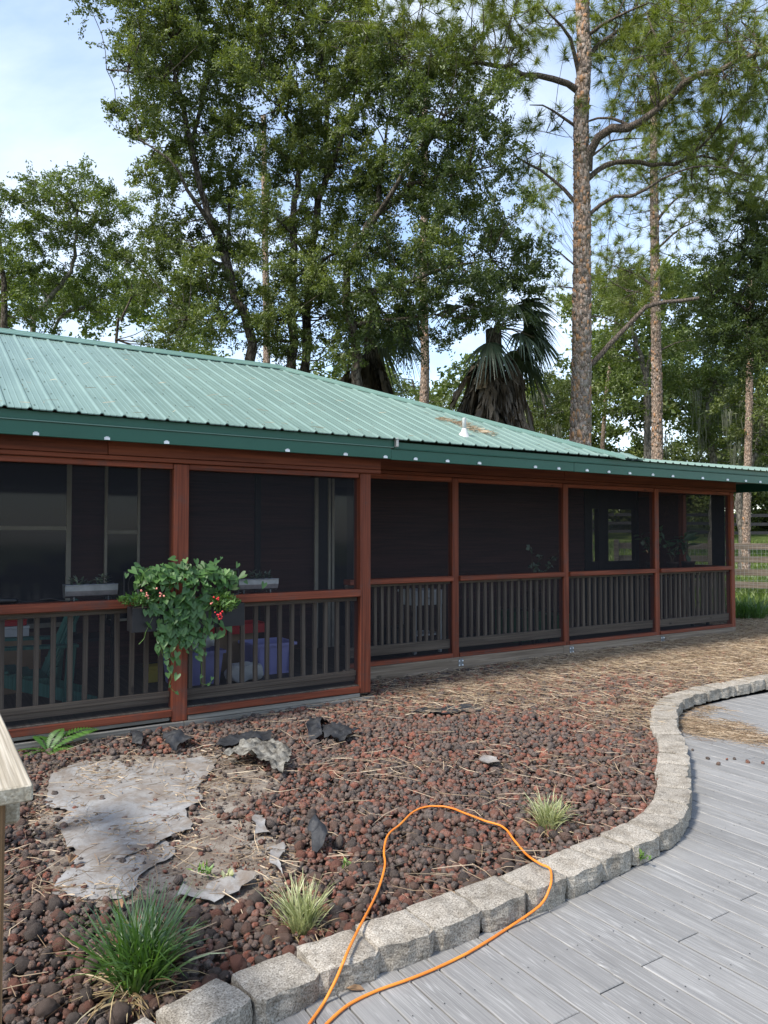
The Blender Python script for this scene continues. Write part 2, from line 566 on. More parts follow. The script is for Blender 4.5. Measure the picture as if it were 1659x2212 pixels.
def foliage(name, dark, mid, light, trans=.38, gloss=.06, rough=.5, sun_tint=(1.25, 1.3, .55)):
    a = Nodes(name)
    t = a.n('Attribute', attribute_name='tint')
    c = a.ramp(t.outputs['Fac'], [(0, dark), (.5, mid), (1, light)])
    d = a.n('BsdfDiffuse'); a.l(c, d.inputs['Color'])
    tr = a.n('BsdfTranslucent'); a.l(a.mix(1.0, c, sun_tint, 'MULTIPLY'), tr.inputs['Color'])
    m1 = a.n('MixShader'); m1.inputs[0].default_value = trans
    a.l(d.outputs[0], m1.inputs[1]); a.l(tr.outputs[0], m1.inputs[2])
    g = a.n('BsdfGlossy'); g.inputs['Roughness'].default_value = rough; g.inputs['Color'].default_value = (.6, .62, .6, 1)
    m2 = a.n('MixShader'); m2.inputs[0].default_value = gloss
    a.l(m1.outputs[0], m2.inputs[1]); a.l(g.outputs[0], m2.inputs[2])
    a.l(m2.outputs[0], a.out.inputs[0])
    return a.m


MAT['oak_leaf'] = foliage('oak_leaf', (.062, .082, .020), (.112, .143, .034), (.178, .208, .054))
MAT['oak_dark'] = foliage('dark_oak_leaf', (.046, .066, .019), (.086, .118, .030), (.142, .175, .045), trans=.42)
MAT['oak_pale'] = foliage('pale_oak_leaf', (.075, .105, .024), (.115, .155, .036), (.165, .205, .052))
MAT['pine_needle'] = foliage('pine_needle', (.095, .122, .022), (.165, .20, .034), (.25, .28, .058), trans=.38, gloss=.06)
MAT['palm_leaf'] = foliage('palm_leaf', (.024, .040, .018), (.046, .070, .030), (.085, .105, .045), trans=.2, gloss=.15)
MAT['dead_frond'] = foliage('dead_palm_frond', (.038, .028, .018), (.085, .062, .040), (.16, .108, .058), trans=.15, gloss=.05, sun_tint=(1, .9, .7))
MAT['moss'] = foliage('spanish_moss', (.11, .12, .085), (.16, .17, .125), (.22, .23, .17), trans=.25, gloss=.03, sun_tint=(1, 1, .85))
MAT['straw'] = foliage('pine_straw', (.13, .080, .050), (.30, .212, .135), (.54, .43, .295), trans=.15, gloss=.06, sun_tint=(1.1, .95, .6))
MAT['lily_blade'] = foliage('dark_lilyturf_blade', (.035, .090, .012), (.070, .155, .020), (.125, .23, .04), trans=.4, gloss=.14)
MAT['pale_blade'] = foliage('striped_pale_blade', (.22, .26, .09), (.37, .39, .18), (.56, .55, .32), trans=.3, gloss=.1, sun_tint=(1.1, 1.15, .7))
MAT['dry_blade'] = foliage('dry_blade', (.20, .13, .06), (.36, .27, .14), (.52, .44, .28), trans=.2, gloss=.05, sun_tint=(1, .95, .75))
MAT['lawn'] = foliage('lawn_grass', (.080, .125, .022), (.135, .195, .034), (.20, .255, .055), trans=.35)
MAT['vine_leaf'] = foliage('vine_leaf', (.036, .095, .024), (.068, .150, .038), (.115, .215, .06), trans=.3, gloss=.05)
MAT['lime_leaf'] = foliage('lime_shrub_leaf', (.09, .17, .03), (.14, .25, .05), (.21, .33, .08), trans=.3)
MAT['house_plant'] = foliage('house_plant_leaf', (.03, .09, .03), (.05, .13, .045), (.08, .18, .06), trans=.3, gloss=.15)
MAT['silver_leaf'] = foliage('silvery_leaf', (.12, .17, .13), (.19, .25, .19), (.28, .34, .27), trans=.2)
MAT['fern'] = foliage('fern_frond', (.05, .14, .02), (.085, .20, .03), (.13, .27, .05), trans=.4)
MAT['red_flower'] = plain('red_flower', (.55, .02, .03), (.65, .05, .05), 20, .6)
MAT['pink_flower'] = plain('pink_flower', (.62, .16, .14), (.70, .30, .22), 20, .6)

# bark
def bark(name, dark, mid, light, scale=7.0, strength=.9, zs=.35):
    a = Nodes(name)
    v = a.coords((scale, scale, scale * zs), jitter=False)
    vo = a.n('TexVoronoi', feature='DISTANCE_TO_EDGE'); vo.inputs['Scale'].default_value = 1.6
    w = a.n('TexNoise'); w.inputs['Scale'].default_value = 2.0; w.inputs['Detail'].default_value = 4
    a.l(v, w.inputs['Vector'])
    mv = a.n('VectorMath', operation='ADD')
    a.l(v, mv.inputs[0]); a.l(w.outputs['Color'], mv.inputs[1])
    a.l(mv.outputs[0], vo.inputs['Vector'])
    crack = a.ramp(vo.outputs['Distance'], [(.0, 1.0), (.10, .35), (.22, 0.0)])
    c = a.ramp(a.noise(v, 1.9, 5, .65), [(.3, mid), (.55, light), (.75, tuple(x * .8 for x in mid))])
    c = a.mix(crack, c, dark)
    return a.principled(c, .95, a.bump(vo.outputs['Distance'], strength, .05, a.bump(a.noise(v, 6, 4), .4, .02)), .1)


MAT['oak_bark'] = bark('oak_bark', (.022, .017, .013), (.075, .060, .046), (.125, .105, .085))
MAT['grey_bark'] = bark('grey_bark', (.05, .045, .04), (.14, .125, .105), (.22, .20, .17))
MAT['pine_bark'] = bark('pine_bark', (.06, .044, .035), (.33, .20, .125), (.40, .315, .255), scale=11.0, strength=1.0, zs=.42)
MAT['pine_limb'] = bark('pine_limb_bark', (.04, .031, .026), (.125, .095, .075), (.21, .17, .14), scale=14.0)

# ground sheets
a = Nodes('lawn_ground')
v = a.coords((1, 1, 1), jitter=False)
c = a.ramp(a.noise(v, .35, 6, .6), [(.35, (.075, .11, .028)), (.55, (.11, .145, .038)), (.72, (.15, .125, .06))])
c = a.mix(a.ramp(a.noise(v, 9, 5, .7), [(.4, .5), (.6, 0.0)]), c, (.045, .06, .018))
MAT['ground'] = a.principled(c, .95, a.bump(a.noise(v, 25, 5), .8, .05), .1)
#SETTING

# ------------------------------------------------------------------ the lie of the land
def bed_z(x, y):
    return -0.05 + 0.011 * np.clip(x, -1, 12)


def land_z(x, y):
    dep = x * FW[0] + y * FW[1]
    s = np.clip((dep - 11) / 8, 0, 1); s = s * s * (3 - 2 * s)
    return -0.16 + .22 * s + np.clip(dep - 20, 0, 40) * .085 + .05 * np.sin(x * .31 + 1) * np.sin(y * .27) * s


OUT_X = [-6, -.3, 0.3, .63, .94, 1.15, 2.15, 2.69, 3.30, 3.72, 4.12, 4.58, 4.93, 5.30, 5.75, 6.18, 6.76, 7.23, 8.2, 14]
OUT_Y = [-.6, 1.80, 2.12, 2.285, 2.39, 2.425, 2.455, 2.485, 2.55, 2.66, 2.94, 3.27, 3.55, 3.90, 4.24, 4.47, 4.57, 4.575, 4.55, 4.5]


def edge_y(x):          # outer (walkway) side of the block edging
    return np.interp(x, OUT_X, OUT_Y)


def grid_sheet(name, xs, ys, zf, mat, kind='structure'):
    X, Y = np.meshgrid(xs, ys, indexing='ij')
    Z = zf(X, Y)
    V = np.stack([X, Y, Z], -1).reshape(-1, 3)
    n, m = len(xs), len(ys)
    i = (np.arange(n - 1)[:, None] * m + np.arange(m - 1)[None, :]).ravel()
    F = np.stack([i, i + m, i + m + 1, i + 1], -1)
    return tag(place(name, np_mesh(name, V, F, mat, smooth=True)), kind=kind)


gx = np.concatenate([np.linspace(-150, -14, 18), np.linspace(-12, 40, 80), np.linspace(43, 200, 26)])
gy = np.concatenate([np.linspace(-150, -14, 18), np.linspace(-12, 40, 80), np.linspace(43, 200, 26)])
ground = grid_sheet('ground', gx, gy, land_z, MAT['ground'])

# planting bed: soil sheet that follows the edging
bx = np.linspace(-5, 16, 85)
rows = 34
BV, BF = [], []
for i, x in enumerate(bx):
    y0 = edge_y(x) + .06
    y1 = 7.4 if x < 11.4 else 12.5
    for k in range(rows):
        t = k / (rows - 1)
        BV.append((x, y0 + (y1 - y0) * t, 0))
BV = np.array(BV)
BV[:, 2] = bed_z(BV[:, 0], BV[:, 1]) - .03 + rng.normal(0, .004, len(BV))
i = (np.arange(len(bx) - 1)[:, None] * rows + np.arange(rows - 1)[None, :]).ravel()
BF = np.stack([i, i + rows, i + rows + 1, i + 1], -1)
rock_bed = tag(place('planting_bed', np_mesh('planting_bed', BV, BF, MAT['soil'], smooth=True)), kind='structure')

# ------------------------------------------------------------------ walkway of grey boards
DECK_Z = -0.08
walk = grid_sheet('walkway', np.linspace(-5, 16, 22), np.linspace(-9, 4.8, 15), lambda x, y: np.minimum(DECK_Z - .03, 0 * x + DECK_Z - .03) + 0 * y, MAT['deck_gap'])
PITCH = .1365
xb = 1.875 - 28 * PITCH
kb = 0
while xb < 11.5:
    x0, x1 = xb + .003, xb + PITCH - .003
    ya, yb = float(edge_y(x0)) + .03, float(edge_y(x1)) + .03
    # every second board is cut near the same line, as laid
    if kb % 2 == 0: cuts = [1.86 + (xb - 1.6) * .125, -1.7 + random.uniform(-.3, .3)]
    else: cuts = [.25 + random.uniform(-.2, .2), -2.6 + random.uniform(-.3, .3)]
    if xb > 4.4: cuts = [float(edge_y(xb)) - random.uniform(.5, 2.3)] + [c - 1.2 for c in cuts]
    cuts = [c for c in cuts if c < min(ya, yb) - .3]
    tops = [(ya, yb)] + [(c - .0025, c - .0025) for c in cuts]
    bots = [c + .0025 for c in cuts] + [-6.0]
    for (ta, tb), bo in zip(tops, bots):
        cx, cy = (x0 + x1) / 2, (max(ta, tb) + bo) / 2
        z1, z0 = 0.0, -.024
        e = .0035
        vs = []
        for z, q in ((z0, 0), (z1 - e, 0), (z1, e)):
            vs += [(x0 + q - cx, bo + q - cy, z), (x1 - q - cx, bo + q - cy, z), (x1 - q - cx, tb - q - cy, z), (x0 + q - cx, ta - q - cy, z)]
        fs = [(8, 9, 10, 11)] + [(b + k, b + (k + 1) % 4, b + 4 + (k + 1) % 4, b + 4 + k) for b in (0, 4) for k in range(4)]
        me = bpy.data.meshes.new('deck_board'); me.from_pydata(vs, [], fs); me.materials.append(MAT['deck'])
        place('deck_board', me, walk, (cx, cy, DECK_Z + random.uniform(-.001, .001)))
    xb += PITCH
    kb += 1

# screw heads over the joists
mb_screws = []
for i in range(kb):
    xc = 1.875 - 28 * PITCH + i * PITCH
    for yj in np.arange(-1.5, 4.6, .41):
        if yj > float(edge_y(xc)) - .05: continue
        for dx in (.028, PITCH - .028): mb_screws.append((xc + dx + random.uniform(-.004, .004), yj + random.uniform(-.008, .008)))
sc_ = np.array(mb_screws); ns_ = len(sc_)
an_ = np.arange(6) * np.pi / 3
SV = np.stack([sc_[:, None, 0] + .0030 * np.cos(an_), sc_[:, None, 1] + .0030 * np.sin(an_), np.full((ns_, 6), DECK_Z + .0022)], -1).reshape(-1, 3)
SF = (np.arange(ns_)[:, None] * 6 + np.arange(6)[None])
place('deck_screws', np_mesh('deck_screws', SV, SF, MAT['black_rubber']), walk)['kind'] = 'stuff'

# ------------------------------------------------------------------ concrete block edging
edging = empty('block_edging', (3.5, 2.6, DECK_Z), 'curved border of grey speckled concrete blocks between lava rock and walkway', 'edging')


def block_mesh(seed, L, depth=.205, h=.108):
    r = random.Random(seed)
    bm = bmesh.new()
    bmesh.ops.create_cube(bm, size=1.0)
    bmesh.ops.subdivide_edges(bm, edges=bm.edges[:], cuts=7, use_grid_fill=True)
    from mathutils import noise as mn
    off = Vector((seed * 3.7, seed * 1.3, seed * 7.1))
    for v in bm.verts:
        p = v.co.copy()
        # plan: split front (-y) with chamfered corners, narrower tail (+y)
        x, y, z = p
        ch = max(0, abs(x) - .36) / .14
        if y < 0: y += .085 * ch * ch * (-y / .5)
        x *= 1 - .10 * max(0, y + .1)
        # worn top edges
        rr = max(0, max(abs(p.x), abs(p.y)) - .36) / .14
        if z > .3: z -= .055 * rr * rr
        q = Vector((x * L, y * depth, z * h))
        d = mn.noise_vector(q * 14 + off) * .0055 + mn.noise_vector(q * 45 + off) * .0030
        if p.y < -.45: d *= 1.9
        v.co = q + d
    for f in bm.faces: f.smooth = False
    me = bpy.data.meshes.new('edging_block'); bm.to_mesh(me); bm.free()
    me.materials.append(MAT['concrete'])
    return me


blocks = [block_mesh(s, .256) for s in range(7)]
xs_ = np.linspace(-.45, 12, 3000); ys_ = edge_y(xs_)
cum = np.concatenate([[0], np.cumsum(np.hypot(np.diff(xs_), np.diff(ys_)))])
s = .03; kblk = 0
while s < cum[-1] - .3:
    a0 = np.array([np.interp(s, cum, xs_), np.interp(s, cum, ys_)]); a1 = np.array([np.interp(s + .262, cum, xs_), np.interp(s + .262, cum, ys_)])
    d = (a1 - a0) / np.linalg.norm(a1 - a0); nrm = np.array([-d[1], d[0]])
    m = (a0 + a1) / 2 + nrm * (.110 + random.uniform(-.006, .010))
    far = float(bed_z(m[0], m[1])) + .05
    place('edging_block', blocks[kblk % 7], edging, (m[0], m[1], DECK_Z + .050 + .55 * (far - .02) + random.uniform(-.004, .006)),
          (random.uniform(-.03, .03), random.uniform(-.025, .025), math.atan2(d[1], d[0]) + random.uniform(-.05, .05) + (math.pi if False else 0)),
          (random.uniform(.97, 1.02), random.uniform(.95, 1.05), random.uniform(.95, 1.06)))
    s += .262; kblk += 1

# ------------------------------------------------------------------ bare patch with plastic, scraps of fabric
def px3(pts):           # points read off an enlarged crop (half scale, top at 1460)
    return [on_ground(x * .5, 1460 + y * .5, -.055)[:2] for x, y in pts]


def drape(name, outline, lift, amp, freq, mat, res=.035, crumple=None, jag=.007, parent=None, curl=.03):
    """thin sheet with a ragged outline lying on the bed"""
    from mathutils import noise as mn
    o = np.array(outline)
    pts = []
    for i in range(len(o)):
        a, b = o[i], o[(i + 1) % len(o)]
        k = max(2, int(np.linalg.norm(b - a) / .03))
        for t in np.arange(k) / k:
            pts.append(a * (1 - t) + b * t + rng.normal(0, jag, 2) * (1 if t > 0 else .3))
    nb = len(pts)
    lo, hi = o.min(0), o.max(0)
    inner = [(x + rng.uniform(-.3, .3) * res, y + rng.uniform(-.3, .3) * res) for x in np.arange(lo[0], hi[0], res) for y in np.arange(lo[1], hi[1], res)]
    allp = [Vector((float(p[0]), float(p[1]))) for p in pts] + [Vector(p) for p in inner]
    V2, E2, F2, *_ = delaunay_2d_cdt(allp, [], [list(range(nb))], 2, 1e-5)
    ks = (len(name) * 7.3)
    bnd = np.array(pts)
    V = []
    for p in V2:
        q = Vector((p.x * freq, p.y * freq, ks))
        ridge = 1 - abs(mn.noise(q * 1.0)) * 2
        h = amp * (max(0, ridge) ** 3 + .35 * mn.noise(q * 2.7))
        if curl:
            de = float(np.min(np.hypot(bnd[:, 0] - p.x, bnd[:, 1] - p.y)))
            h += curl * math.exp(-de / .05) * max(0, .2 + 1.6 * mn.noise(Vector((p.x * 3.1, p.y * 3.1, ks + 4))))
        if crumple: h += crumple(p.x, p.y) * (1.1 + .9 * mn.noise(q * 2.2))
        V.append((p.x, p.y, float(bed_z(p.x, p.y)) + lift + h))
    c = np.array([*o.mean(0), float(bed_z(*o.mean(0))) + lift])
    up, dn = np.array(V) - c, np.array(V) - c - np.array([0, 0, .0015])
    F = np.array([f for f in F2 if len(f) == 3])
    me = np_mesh(name, np.vstack([up, dn]), [F, F[:, ::-1] + len(up)], mat, smooth=True)
    return place(name, me, parent, c)


sand_outline = px3([(120, 640), (150, 500), (210, 400), (420, 350), (700, 345), (900, 330), (1130, 400), (1230, 480), (1120, 560), (960, 620), (1100, 640), (1260, 740), (1290, 830), (1200, 960), (960, 1020), (700, 1000), (420, 1010), (200, 960), (230, 850), (150, 800)])
sand = tag(drape('bare_soil', sand_outline, -.016, .008, 5, MAT['sand'], res=.05, jag=.03, curl=0), kind='structure')
big_outline = px3([(195, 570), (215, 450), (330, 395), (480, 380), (560, 402), (700, 380), (870, 366), (935, 385), (905, 440), (850, 500), (880, 560), (800, 592), (830, 680), (755, 705), (640, 760), (420, 850), (300, 860), (330, 790), (285, 740), (240, 650), (310, 605)])
sheet = drape('plastic_sheet', big_outline, .002, .016, 3.2, MAT['plastic'], res=.03, curl=.010)
tag(sheet, 'large milky grey plastic sheet strewn with stray rocks on the bare soil', 'plastic sheet')
sheet2 = drape('plastic_sheet', px3([(225, 950), (245, 880), (330, 835), (430, 800), (560, 755), (700, 715), (755, 770), (735, 800), (640, 845), (600, 880), (560, 970), (430, 975), (330, 965)]), -.004, .010, 3.6, MAT['plastic'], curl=.008)
tag(sheet2, 'torn plastic sheet just behind the dark green grass clump', 'plastic sheet')
for nm, pts, lab in (
        ('plastic_scrap', [(755, 985), (790, 942), (860, 952), (930, 915), (1040, 890), (1105, 905), (1030, 960), (925, 1005), (850, 990)], 'pale plastic scrap between the dark clump and the nearer striped grass'),
        ('plastic_scrap', [(1155, 770), (1220, 752), (1235, 790), (1205, 850), (1220, 905), (1175, 860)], 'narrow upright strip of clear plastic behind the nearer striped grass'),
        ('plastic_scrap', [(1085, 665), (1140, 645), (1150, 690), (1170, 710), (1100, 710)], 'small crinkled bit of pale plastic right of the big sheet')):
    tag(drape(nm, px3(pts), .012, .018, 9, MAT['plastic'], res=.025), lab, 'plastic scrap')


def hump(cx, cy, rx, ry, h):
    return lambda x, y: h * max(0, 1 - ((x - cx) / rx) ** 2 - ((y - cy) / ry) ** 2) ** .7


def on3(x, y):
    return on_ground(x * .5, 1460 + y * .5, -.055)[:2]


def scrap(pts, lab, mat, h, nm='fabric_scrap', cat='fabric scrap', amp=.03, freq=9):
    o = np.array(px3(pts)); c = o.mean(0); r = (o.max(0) - o.min(0)) / 2
    tag(drape(nm, o, .02, amp, freq, MAT[mat], res=.022, crumple=hump(c[0], c[1], r[0], r[1], h)), lab, cat)


scrap([(885, 405), (960, 395), (1030, 370), (1090, 312), (1180, 330), (1250, 345), (1262, 400), (1215, 470), (1150, 440), (1080, 415), (960, 400)], 'crumpled grey blotched cloth heaped beyond the plastic sheet', 'blotched', .055, 'crumpled_cloth', 'cloth')
scrap([(690, 275), (770, 270), (800, 305), (870, 320), (790, 330), (745, 357), (715, 330)], 'crumpled black fabric scrap lying by the porch skirt', 'fabric', .05)
scrap([(560, 290), (590, 265), (625, 290), (610, 330), (565, 325)], 'small twist of black fabric nearest the fern', 'fabric', .045)
scrap([(1385, 262), (1450, 250), (1560, 278), (1535, 292), (1470, 328), (1400, 300)], 'flat torn black fabric flap with raised edge on the rocks', 'fabric', .04)
scrap([(1320, 275), (1340, 245), (1400, 230), (1440, 240), (1385, 262), (1390, 300), (1335, 310)], 'black fabric fold tucked behind the flat torn flap', 'fabric', .06)
scrap([(930, 335), (950, 310), (1080, 295), (1120, 285), (1180, 290), (1170, 325), (1080, 330), (1000, 345)], 'long brown-black strip of fabric above the crumpled cloth', 'fabric', .04)
scrap([(1332, 745), (1365, 722), (1400, 735), (1420, 780), (1385, 812), (1345, 790)], 'pointed black fabric peak among the rocks behind the striped grass', 'fabric', .085)
# two flat strips of fabric showing far out in the bed
for pts, lab in (([(885, 1545), (940, 1533), (1010, 1537), (1040, 1545), (960, 1555)], 'flat strip of black fabric showing between rocks near the corner post'),):
    tag(drape('fabric_strip', [on_ground(x, y, -.03)[:2] for x, y in pts], .012, .01, 6, MAT['fabric'], res=.04), lab, 'fabric scrap')
tag(drape('plastic_scrap', [on_ground(x, y, -.04)[:2] for x, y in [(1030, 1664), (1048, 1655), (1068, 1660), (1085, 1672), (1055, 1670)]], .02, .02, 9, MAT['plastic'], res=.025), 'pale plastic scrap beyond the farther striped grass', 'plastic scrap')

# ------------------------------------------------------------------ lava rock
def point_in(poly, x, y):
    inside = np.zeros(len(x), bool); n = len(poly)
    for i in range(n):
        (xa, ya), (xb_, yb_) = poly[i], poly[(i + 1) % n]
        c = ((ya > y) != (yb_ > y)) & (x < (xb_ - xa) * (y - ya) / (yb_ - ya + 1e-12) + xa)
        inside ^= c
    return inside


def ico(sub):
    bm = bmesh.new(); bmesh.ops.create_icosphere(bm, subdivisions=sub, radius=1.0)
    bm.verts.ensure_lookup_table()
    V = np.array([v.co[:] for v in bm.verts]); F = np.array([[v.index for v in f.verts] for f in bm.faces]); bm.free()
    return V, F


def rand_rot(n):
    q = unit(rng.normal(size=(n, 4)))
    w, x, y, z = q.T
    return np.stack([np.stack([1 - 2 * (y * y + z * z), 2 * (x * y - z * w), 2 * (x * z + y * w)], -1),
                     np.stack([2 * (x * y + z * w), 1 - 2 * (x * x + z * z), 2 * (y * z - x * w)], -1),
                     np.stack([2 * (x * z - y * w), 2 * (y * z + x * w), 1 - 2 * (x * x + y * y)], -1)], 1)


def rocks(C, R, T, sub):
    V0, F0 = ico(sub)
    n = len(C)
    # lumpy: low-order directional bulges plus roughness
    disp = np.ones((n, len(V0)))
    for _ in range(6):
        d = unit(rng.normal(size=(n, 3)))
        disp += rng.uniform(-.34, .34, (n, 1)) * np.maximum(0, np.einsum('vj,nj->nv', V0, d)) ** 2
    disp *= 1 + rng.normal(0, .10 if sub < 3 else .06, disp.shape)
    V = V0[None] * disp[..., None] * rng.uniform(.72, 1.15, (n, 1, 3))
    V = np.einsum('nij,nvj->nvi', rand_rot(n), V) * R[:, None, None]
    V[..., 2] *= .85
    V += C[:, None, :]
    F = (F0[None] + (np.arange(n) * len(V0))[:, None, None]).reshape(-1, 3)
    return V.reshape(-1, 3), F, np.repeat(T, len(V0))


def scatter(x0, x1, y0, y1, step):
    X, Y = np.meshgrid(np.arange(x0, x1, step), np.arange(y0, y1, step * .87), indexing='ij')
    X = X + (np.arange(X.shape[1]) % 2)[None, :] * step / 2
    x = (X + rng.uniform(-.42, .42, X.shape) * step).ravel(); y = (Y + rng.uniform(-.42, .42, X.shape) * step).ravel()
    return x, y


def wall_y(x):
    return np.where(x < 3.86, 6.33, 7.0)


def bed_ok(x, y):
    return (y > edge_y(x) + .20) & (y < np.where(x < 11.0, wall_y(x), 11.0)) & (x > -.6)


def straw_amount(x, y):
    """0 = bare rock, 1 = all pine straw; the far right of the bed is covered"""
    t = (x - 4.5) * .25 + (y - 4.6) * .12 + .22 * np.sin(x * 1.7 + y * 1.1) + .16 * np.sin(y * 3.1 - x * .9)
    return np.clip(t, 0, 1)


bare = np.array(sand_outline)
rx, ry = scatter(-.3, 12.5, 2.5, 11, .0345)
ok = bed_ok(rx, ry)
inb = point_in(bare, rx, ry)
inb2 = point_in(bare, rx + rng.normal(0, .10, len(rx)), ry + rng.normal(0, .10, len(rx)))
on_edge = np.zeros(len(rx), bool)
for dx_, dy_ in ((.05, 0), (-.05, 0), (0, .05), (0, -.05)):
    on_edge |= point_in(np.array(big_outline), rx, ry) != point_in(np.array(big_outline), rx + dx_, ry + dy_)
ok &= ~(inb & inb2 & (rng.random(len(rx)) > np.where(on_edge, .55, .13)))
sa = straw_amount(rx, ry)
ok &= rng.random(len(rx)) > np.clip(sa * 1.0 - .22, 0, .70)
ok &= ~((rx > 9) & (rng.random(len(rx)) > .7))
for (cx_, cy_, rr_) in ((.712, 2.822, .075), (1.374, 2.836, .05), (3.01, 3.063, .05)):
    ok &= np.hypot(rx - cx_, ry - cy_) > rr_
rx, ry, inb = rx[ok], ry[ok], inb[ok]
rad = rng.choice([.010, .0145, .019, .0235, .030], len(rx), p=[.24, .30, .24, .15, .07]) * rng.uniform(.9, 1.1, len(rx))
rad = np.where(inb, rad * .75, rad)
patch = np.sin(rx * 5.3 + 1.7 * np.sin(ry * 3.1)) * np.sin(ry * 4.7 + 1.3 * np.sin(rx * 2.3))
tin = np.clip(rng.beta(1.25, 1.35, len(rx)) + .12 * patch - .03 * np.clip(3.6 - rx, 0, 3), 0, 1)
rz = bed_z(rx, ry) - .022 + rad * .55 + rng.uniform(0, .016, len(rx))
RC = np.stack([rx, ry, rz], -1)
dep = (RC - EYE) @ FW
size_seen = rad / dep
lat = ((RC - EYE) @ RT) / dep; ver = ((RC - EYE) @ UPV) / dep
seen = (np.abs(lat) < .51) & (ver > -.69)
order = np.argsort(-np.where(seen, size_seen, 0))
near300 = order[:300]
rest = np.ones(len(rx), bool); rest[near300] = False
nearm = rest & (dep < 3.35); farm = rest & (dep >= 3.35)
Va, Fa, Ta = rocks(RC[nearm], rad[nearm], tin[nearm], 2)
Vb, Fb, Tb = rocks(RC[farm], rad[farm] * 1.08, tin[farm], 1)
place('lava_rock', np_mesh('lava_rock', np.vstack([Va, Vb]), np.vstack([Fa, Fb + len(Va)]), MAT['lava'], np.concatenate([Ta, Tb])), rock_bed)['kind'] = 'stuff'
# fines and chips between the stones
fx, fy = scatter(.1, 4.6, 2.5, 6.3, .034)
okf = bed_ok(fx, fy) & (np.hypot(fx, fy) < 5.2) & (rng.random(len(fx)) < .8)
fx, fy = fx[okf], fy[okf]
fr = rng.uniform(.003, .0095, len(fx))
Vf, Ff, Tf = rocks(np.stack([fx, fy, bed_z(fx, fy) - .014 + rng.uniform(0, .03, len(fx)) * ~point_in(bare, fx, fy)], -1), fr, np.clip(rng.random(len(fx)), 0, 1), 1)
place('rock_chips', np_mesh('rock_chips', Vf, Ff, MAT['lava'], Tf), rock_bed)['kind'] = 'stuff'
rock_meshes = []
for k in range(36):
    V, F, T = rocks(np.zeros((1, 3)), np.ones(1), np.array([k / 35]), 3)
    rock_meshes.append(np_mesh('lava_rock', V, F, MAT['lava'], T))
for j in near300:
    o = place('lava_rock', rock_meshes[int(np.clip(round(tin[j] * 35 + rng.uniform(-1, 1)), 0, 35))], rock_bed, RC[j].tolist(),
              (random.uniform(0, 6.3), random.uniform(0, 6.3), random.uniform(0, 6.3)))
    o.scale = (rad[j],) * 3
# a few stones thrown out on the boards
STRAY = ['small dark lava rock on the boards, first stray counting from the edging', 'small lava rock on the boards, second stray from the edging and nearest the camera', 'small lava rock on the boards, third stray counting from the edging',
         'small lava rock on the boards, fourth stray counting from the edging', 'small lava rock on the boards, fifth stray counting from the edging', 'small lava rock on the boards nearest the right edge of the picture', 'lone lava rock on the boards tight against the edging blocks']
for k, (x, y) in enumerate([(1528, 1640), (1552, 1653), (1570, 1642), (1586, 1641), (1615, 1648), (1647, 1650), (1496, 1622)]):
    p = on_ground(x, y, DECK_Z)
    V, F, T = rocks(np.zeros((1, 3)), np.ones(1) * random.uniform(.010, .016), np.array([random.random()]), 2)
    tag(place('loose_rock', np_mesh('loose_rock', V, F, MAT['lava'], T), None, (p[0], p[1], DECK_Z + .009)),
        STRAY[k], 'rock', 'stray rocks on the walkway')

# ------------------------------------------------------------------ pine straw
def straw_mesh(name, x, y, zf, L=(.10, .22), w=.0026, parent=None, lift=.03, tint_lo=0.0, flat=.12):
    n = len(x)
    ang = rng.uniform(0, 2 * np.pi, n); bend = rng.normal(0, .7, n); ln = rng.uniform(*L, n)
    k = 3
    t = np.linspace(-.5, .5, k)[None, :]
    a = ang[:, None] + bend[:, None] * t
    step = ln[:, None] / (k - 1)
    dx = np.cumsum(np.cos(a) * step, 1) - np.cos(ang)[:, None] * ln[:, None] / 2; dy = np.cumsum(np.sin(a) * step, 1) - np.sin(ang)[:, None] * ln[:, None] / 2
    z = zf(x, y)[:, None] + rng.uniform(.0, lift, n)[:, None] + rng.normal(0, flat, n)[:, None] * t * ln[:, None]
    P = np.stack([x[:, None] + dx, y[:, None] + dy, np.broadcast_to(z, dx.shape)], -1)
    W = np.full((n, k), w) * np.array([.7, 1, .6])[None]
    V, F = ribbons(P, W)
    T = np.repeat(np.clip(rng.beta(2, 1.6, n) + tint_lo, 0, 1), k * 2)
    return place(name, np_mesh(name, V, F, MAT['straw'], T), parent)


sx, sy = scatter(.2, 13.5, 2.5, 11, .025)
okk = bed_ok(sx, sy)
sw = straw_amount(sx, sy)
prob = np.clip(sw * .80, 0, .80) + .035 + .06 * (np.sin(sx * 2.1 + sy * 3.3) > .5)
okk &= rng.random(len(sx)) < prob
sx, sy = sx[okk], sy[okk]
tag(straw_mesh('pine_straw', sx, sy, bed_z, w=.0038, lift=.04, tint_lo=.08), 'tan pine straw matted over the far end of the rock bed', 'pine straw', kind='stuff')
# chips and crumbs on the bare soil
cx_, cy_ = scatter(.3, 3.3, 2.6, 6.2, .022)
inn = point_in(bare, cx_, cy_) & (rng.random(len(cx_)) < .30 * (np.sin(cx_ * 7) * np.sin(cy_ * 5) > .1) + .03)
tag(straw_mesh('bark_chips', cx_[inn], cy_[inn], bed_z, L=(.015, .06), w=.006, lift=.02), 'tan chips and needle bits over the bare soil', 'litter', kind='stuff')
